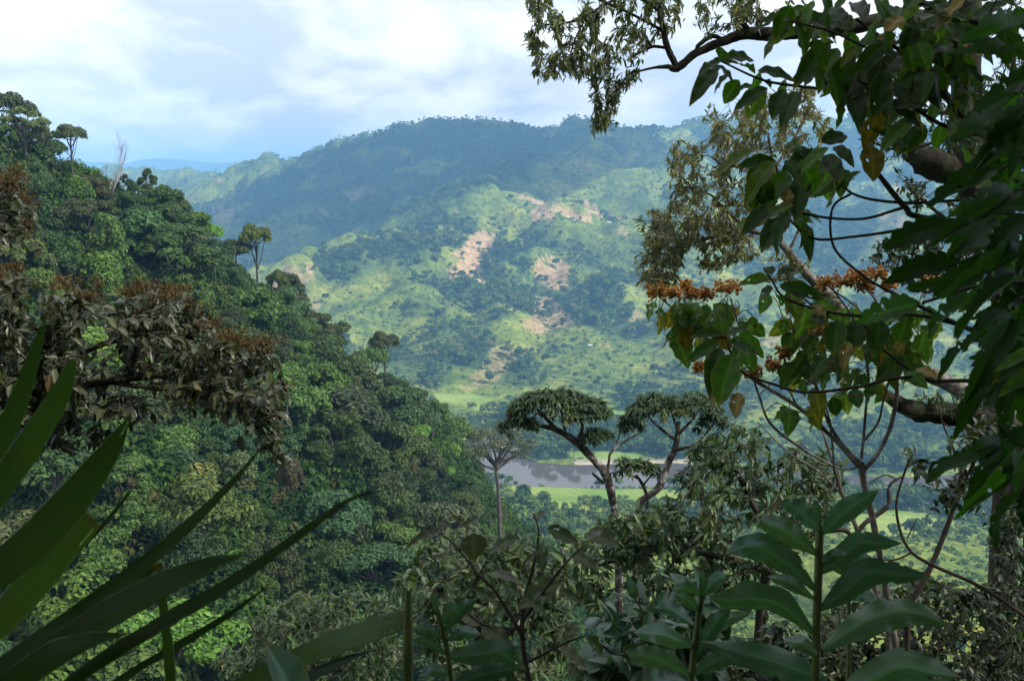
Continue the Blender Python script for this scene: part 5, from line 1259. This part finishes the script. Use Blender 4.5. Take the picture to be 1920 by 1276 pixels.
leafy("dark_leaved_thicket", "low leafy thicket at the bottom edge under the large ginger plant", "shrub", root_at(1460, 1340, 6.0),
 [[(1460,1345,6,20),(1455,1270,6,14),(1440,1200,6,8)], [(1455,1270,6,10),(1520,1210,6,6)]],
 [([(1340,1210),(1440,1160),(1560,1150),(1620,1220),(1620,1296),(1330,1296)], 200, 6.0, .7, .34, 45, 47)],
 dict(LK, width=.44), M_FINE, M_TWIG, .07, 8, 120, .004, .9, .3, .22)

# ---- 10. umbrella shaped trees
def umbrella(label, trunk, dome, d, k, nobj, bare=None, seed=1):
    root = root_at(trunk[0][0], trunk[0][1] + 60, d); t = thing("umbrella_tree", label, "tree", root, "umbrella shaped trees before the river"); g = Geo(); nodes = []
    limbs = []
    for st in trunk_sets(trunk, bare, d):
        (V, F), q = stems(st, 10, .18); nodes.append(q)
        if len(nodes) == 1: g.add(V, F)
        else: limbs.append((V, F))
    g.add(*tube(smooth_path([root - np.array((0, 0, .4)), (root + nodes[0][0]) / 2 + np.array((.1, 0, 0)), nodes[0][0]], [.17, .14, px(trunk[0][2], d) / 2], 5)[0], px(trunk[0][2], d) * .55, 10, .15))
    tk = link("trunk", g.mesh("trunk", M_SPOT, True, root), t); T_ = []
    for V, F in limbs: g2 = Geo(); g2.add(V, F); link("limb", g2.mesh("limb", M_SPOT, True, root), tk)
    for (u0, u1, vt, vb, n) in dome:              # a lens of leaf rosettes: full at the top, hollow beneath
        for i in range(n):
            a = RNG.random() * 6.283; r_ = math.sqrt(RNG.random()); hw = (u1 - u0) / 2; uc = (u0 + u1) / 2
            x = r_ * math.cos(a); y = r_ * math.sin(a); top_v = vb - (vb - vt) * (max(0, 1 - r_ * r_) ** .38) * (.72 + .5 * float(vnoise(np.array(x * 2.2 + u0), np.array(y * 2.2), seed)))
            T_.append(P(uc + x * hw, top_v + RNG.uniform(-2, 12), d + px(y * hw, d) * .9))
    T_ = np.array(T_); nodes = np.concatenate(nodes); gt, dr = grow(nodes, T_, .012, sag=.12); link("branches", gt.mesh("branches", M_SPOT, True, root), t)
    n = len(T_); pos = np.repeat(T_, k, 0); a = RNG.random(n * k) * 6.283; el = RNG.uniform(-.75, .55, n * k)
    D_ = np.stack((np.cos(a) * np.cos(el), np.sin(a) * np.cos(el), np.sin(el)), -1); U_ = np.array((0, 0, 1.)) + .3 * unit(n * k)
    kw = dict(nu=5, nv=1, width=.22, peak=.48, fold=.22, droop=.38)
    foliage(t, [lmesh("umb", M_UMB, **kw)], leaf_tmpl(**dict(kw, nu=4)), M_UMB, pos, D_, U_, .20 * (.7 + .6 * RNG.random(n * k)), 1.0, nobj)
    return t
def trunk_sets(trunk, bare, d):
    S = [[(u, v, d, w) for u, v, w in trunk]]
    for b in (bare or []): S.append([(u, v, d, w) for u, v, w in b])
    return S
D10 = 27
umbrella("umbrella shaped tree with a leaning lichen spotted trunk, left of the pair before the river", [(1160,1000,14),(1150,946,14),(1138,893,17),(1116,865,14),(1082,830,14),(1045,806,11),(1010,797,7)],
 [(948,1138,727,796,250),(938,1010,768,815,50),(1090,1152,800,832,36),(1060,1147,742,790,60)], D10, 15, 130,
 [[(1082,830,10),(1092,800,7),(1090,765,5)], [(1045,806,8),(1020,780,6),(1000,760,4)], [(1138,893,6),(1142,862,5),(1146,848,5),(1170,828,4),(1198,812,3)], [(1146,848,3),(1160,820,3),(1168,800,2)], [(1110,886,5),(1132,906,6)], [(1060,812,7),(1055,785,5),(1050,755,4)], [(1082,830,8),(1110,815,5),(1125,812,4)]])
umbrella("umbrella shaped tree with a forked upright trunk, right of the pair before the river", [(1192,985,12),(1204,940,13),(1236,912,14),(1254,865,13),(1265,843,12),(1270,818,10),(1272,790,7)],
 [(1165,1362,737,796,280),(1160,1205,782,812,24),(1305,1364,772,808,34)], D10 + 1, 15, 130,
 [[(1268,825,7),(1235,800,5),(1215,780,4)], [(1265,843,8),(1290,838,6),(1312,826,5),(1340,790,3)], [(1270,815,6),(1295,790,5),(1310,770,3)], [(1270,810,5),(1262,780,4),(1255,760,3)]])
umbrella("small umbrella shaped tree below and between the larger pair", [(1214,960,7),(1211,923,7),(1200,900,6),(1192,890,5)], [(1148,1240,856,890,70)], D10 - 1, 11, 60, [[(1205,910,4),(1220,892,3)], [(1195,896,4),(1175,886,3)]])
umbrella("dark flat crowned tree touching the right umbrella shaped tree", [(1318,960,9),(1315,905,8),(1312,880,7),(1322,860,5)], [(1285,1385,822,890,130),(1260,1300,885,905,10)], D10 - 2, 11, 60, [[(1312,890,5),(1340,865,4),(1360,850,3)], [(1314,895,4),(1295,880,3)]])

# ---- 11. big mossy tree on the right whose limb crosses the sky, and its neighbours
D11 = 13.0; root = root_at(2000, 1000, D11)
LANC = dict(nu=5, nv=1, width=.26, peak=.45, fold=.2, droop=.2)
leafy("mossy_tree", "big mossy tree on the right whose crooked limb reaches left across the sky", "tree", root,
 [[(1990,900,D11,70),(1920,560,D11,62),(1815,330,D11,58),(1810,160,D11,52),(1818,-30,D11,48),(1825,-200,D11,40)], [(1806,330,D11,56),(1780,318,D11,58),(1735,300,D11,56),(1692,262,D11,34),(1660,235,D11,14)],
  [(1812,60,D11,34),(1700,30,D11,30),(1600,50,D11,27),(1500,62,D11,24),(1440,63,D11,22),(1399,63,D11,22),(1355,78,D11,17),(1305,100,D11,15),(1270,128,D11,15),(1252,125,D11,9),(1226,127,D11,5)],
  [(1267,122,D11,13),(1251,88,D11,12),(1242,47,D11,10),(1236,20,D11,8),(1240,-40,D11,6)], [(1244,58,D11,6),(1210,40,D11,5),(1170,20,D11,5),(1123,0,D11-.3,5)], [(1399,56,D11,18),(1389,41,D11,16),(1408,0,D11,14),(1420,-60,D11,12)], [(1250,90,D11,6),(1222,88,D11,6),(1192,103,D11,5),(1176,113,D11,4)],
  [(1226,127,D11,5),(1205,132,D11,4),(1178,140,D11,4),(1160,168,D11,3),(1145,190,D11,3)], [(1222,88,D11,5),(1205,64,D11,4),(1180,62,D11,3)], [(1236,20,D11,6),(1180,-10,D11,6),(1101,28,D11,5),(1060,44,D11,4),(1023,47,D11,3)], [(1101,28,D11,4),(1080,70,D11,3),(1070,100,D11,3)], [(1440,75,D11,6),(1420,72,D11,8),(1400,70,D11,8)], [(1355,74,D11,7),(1335,68,D11,9),(1310,85,D11,8),(1305,98,D11,8)]],
 [([(985,-20),(1060,-20),(1130,10),(1120,60),(1150,110),(1130,140),(1090,150),(1060,135),(1050,158),(1010,150),(985,125),(995,90),(975,70),(1000,40)], 290, D11, .6, .36, 36, 5), ([(1130,-20),(1275,-20),(1265,50),(1220,75),(1190,110),(1150,110),(1130,60)], 130, D11, .6, .42, 30, 6),
  ([(1100,150),(1170,130),(1205,125),(1175,165),(1140,240),(1110,245),(1100,215),(1125,190)], 90, D11, .3), ([(1305,-20),(1500,-20),(1480,25),(1400,40),(1370,60),(1310,40)], 110, D11, .6, .4, 30, 7), ([(1200,-10),(1290,-10),(1280,50),(1230,60)], 16, D11, .4)],
 LANC, M_LANC, M_MOSS, .115, 8, 220, .006, .75, .75, .25, 3, (.8, 1.2), 12, .25)
FEA = dict(nu=4, nv=1, width=.2, peak=.48, fold=.15, droop=.15)
leafy("feathery_tree", "dark feathery leaved tree behind the large drooping leaves, top right", "tree", root_at(1880, 1000, 10.5),
 [[(1880,900,10.5,30),(1870,500,10.5,26),(1850,220,10.5,20),(1800,120,10.5,12),(1720,100,10.5,7)], [(1850,220,10.5,14),(1760,210,10.5,9),(1650,200,10.5,6)], [(1860,300,10.5,10),(1900,120,10.5,8),(1910,20,10.5,5)], [(1850,230,10.5,8),(1700,280,10.5,6),(1620,260,10.5,4)]],
 [([(1580,150),(1680,60),(1800,30),(1930,-10),(1930,260),(1840,290),(1760,280),(1680,300),(1600,270)], 420, 10.5, 1.0, .36, 40, 9)],
 FEA, M_FEAT, M_TWIG, .085, 12, 150, .005, .9, .1, .3, 3)
leafy("small_leaved_tree", "tree with sprays of small dark leaves hanging below the mossy limb", "tree", root_at(1900, 1000, 8.5),
 [[(1900,900,8.5,20),(1880,600,8.5,16),(1830,460,8.5,10),(1760,400,8.5,7),(1700,350,8.5,5)], [(1830,470,8.5,7),(1740,500,8.5,5),(1680,480,8.5,3)], [(1860,540,8.5,6),(1760,470,8.5,5),(1700,430,8.5,3)]],
 [([(1660,300),(1740,310),(1800,380),(1860,460),(1840,560),(1760,550),(1680,540),(1620,500),(1640,450),(1710,440),(1700,380)], 230, 8.5, .7, .40, 36, 11), ([(1820,300),(1930,300),(1930,700),(1860,640)], 160, 8.5, .6)],
 dict(LK, width=.42), M_FINE, M_TWIG, .062, 8, 160, .004, .9, .2, .22)
D12 = 16.0
leafy("olive_brown_tree", "olive brown tree with fine drooping leaves right of the landslip slopes", "tree", root_at(1960, 1010, D12),
 [[(1960,960,D12,46),(1900,800,D12,38),(1800,730,D12,32),(1700,680,D12,26),(1610,610,D12,22),(1545,545,D12,20),(1513,514,D12,18),(1474,467,D12,14),(1454,443,D12,11),(1440,400,D12,9),(1450,330,D12,7),(1440,250,D12,5)], [(1454,443,D12,10),(1400,432,D12,9),(1352,437,D12,8),(1313,451,D12,7),(1278,451,D12,5),(1254,482,D12,4),(1230,510,D12,3)],
  [(1450,330,D12,7),(1411,313,D12,6),(1361,310,D12,5),(1335,295,D12,4)], [(1440,400,D12,7),(1395,420,D12,6),(1352,385,D12,5),(1330,364,D12,4),(1280,350,D12,3)], [(1450,320,D12,6),(1500,240,D12,5),(1520,190,D12,4)], [(1420,430,D12,5),(1370,480,D12,4),(1340,500,D12,3)], [(1480,470,D12,6),(1500,420,D12,4),(1490,380,D12,3)]],
 [([(1240,300),(1290,235),(1340,190),(1420,170),(1530,160),(1560,230),(1530,300),(1480,300),(1450,380),(1400,400),(1380,440),(1300,420),(1190,410),(1240,370),(1260,330)], 760, D12, 1.3, .36, 40, 13), ([(1190,410),(1300,400),(1400,430),(1420,480),(1340,500),(1290,500),(1270,540),(1200,540),(1190,500),(1210,450)], 430, D12, 1.0, .36, 40, 14), ([(1420,440),(1530,490),(1500,540),(1430,520)], 40, D12, .5)],
 LANC, M_OLIV, M_PALE, .12, 9, 150, .006, .8, .5, .25, 3, (.9, 1.3), 10, .25)
leafy("fallen_mossy_limb", "thick mossy limb with clinging ferns lying level behind the right edge", "branch", root_at(1960, 1000, 9.0),
 [[(1960,900,9,60),(1930,826,9,56),(1860,795,9,46),(1780,776,9,44),(1710,768,9,36),(1660,740,9,18),(1630,725,9,8)]], [([(1700,720),(1780,735),(1880,730),(1900,770),(1800,765),(1720,760)], 60, 9, .3)],
 dict(LK, width=.2), M_FEAT, M_MOSS, .075, 8, 60, .003, 1.0, -.3, .1, 4, (.8, 1.2), 12, .3)
leafy("dark_twig_tree", "thin dark tree with sparse leaf sprays in front of the right river bend", "tree", root_at(1700, 1240, 5.2),
 [[(1701,1141,5.2,12),(1735,1082,5.2,11),(1763,1020,5.2,10),(1788,951,5.2,9),(1806,880,5.2,8),(1830,820,5.2,6),(1850,760,5.2,4)], [(1790,945,5.2,6),(1830,860,5.2,5),(1880,800,5.2,4)], [(1806,880,5.2,5),(1770,800,5.2,3),(1760,760,5.2,2)]],
 [([(1750,880),(1800,860),(1850,900),(1810,960),(1760,930)], 26, 5.2, .3), ([(1800,800),(1900,760),(1930,860),(1860,880)], 60, 5.2, .4), ([(1690,840),(1760,860),(1720,900)], 10, 5.2, .2)],
 dict(LK, width=.34), M_FINE, M_TWIG, .075, 7, 100, .003, .8, .3, .2)
root = root_at(1664, 1220, 5.6); t = thing("pale_sapling", "leafless pale lichen covered sapling leaning behind the large ginger plant", "sapling", root); g = Geo()
for st in [[(1668,1230,5.6,12),(1664,1175,5.6,11),(1648,1122,5.6,10),(1630,1066,5.6,9),(1608,995,5.6,9),(1580,927,5.6,8),(1562,870,5.6,6),(1540,800,5.6,4)], [(1580,927,5.6,4),(1530,880,5.6,4),(1480,850,5.6,3),(1420,790,5.6,2)], [(1648,1122,5.6,6),(1600,1110,5.6,5),(1560,1108,5.6,3)]]:
    (V, F), q = stems(st, 8, .1); g.add(V, F)
g.add(*tube([root - (0, 0, .3), P(1668, 1230, 5.6)], [.025, .02], 8)); link("trunk", g.mesh("trunk", M_PALE, True, root), t)
root = root_at(1960, 1180, 4.6); t = thing("looping_vine", "thin dark vine looping down and off to the lower right", "vine", root); g = Geo()
for st in [[(1960,1180,4.6,8),(1920,1153,4.6,7),(1834,1097,4.6,7),(1751,1060,4.6,7),(1710,1035,4.6,6),(1689,998,4.6,6),(1681,942,4.6,5),(1698,880,4.6,5),(1712,850,4.6,3)], [(1710,1035,4.6,4),(1680,1048,4.6,4),(1640,1050,4.6,3)], [(1700,1010,4.6,3),(1718,975,4.6,2)], [(1684,900,4.6,3),(1660,890,4.6,3),(1630,905,4.6,2)]]:
    (V, F), q = stems(st, 7); g.add(V, F)
g.add(*tube([root - (0, 0, .2), P(1960, 1180, 4.6)], [.012, .01], 6)); link("stem", g.mesh("stem", M_TWIG, True, root), t)
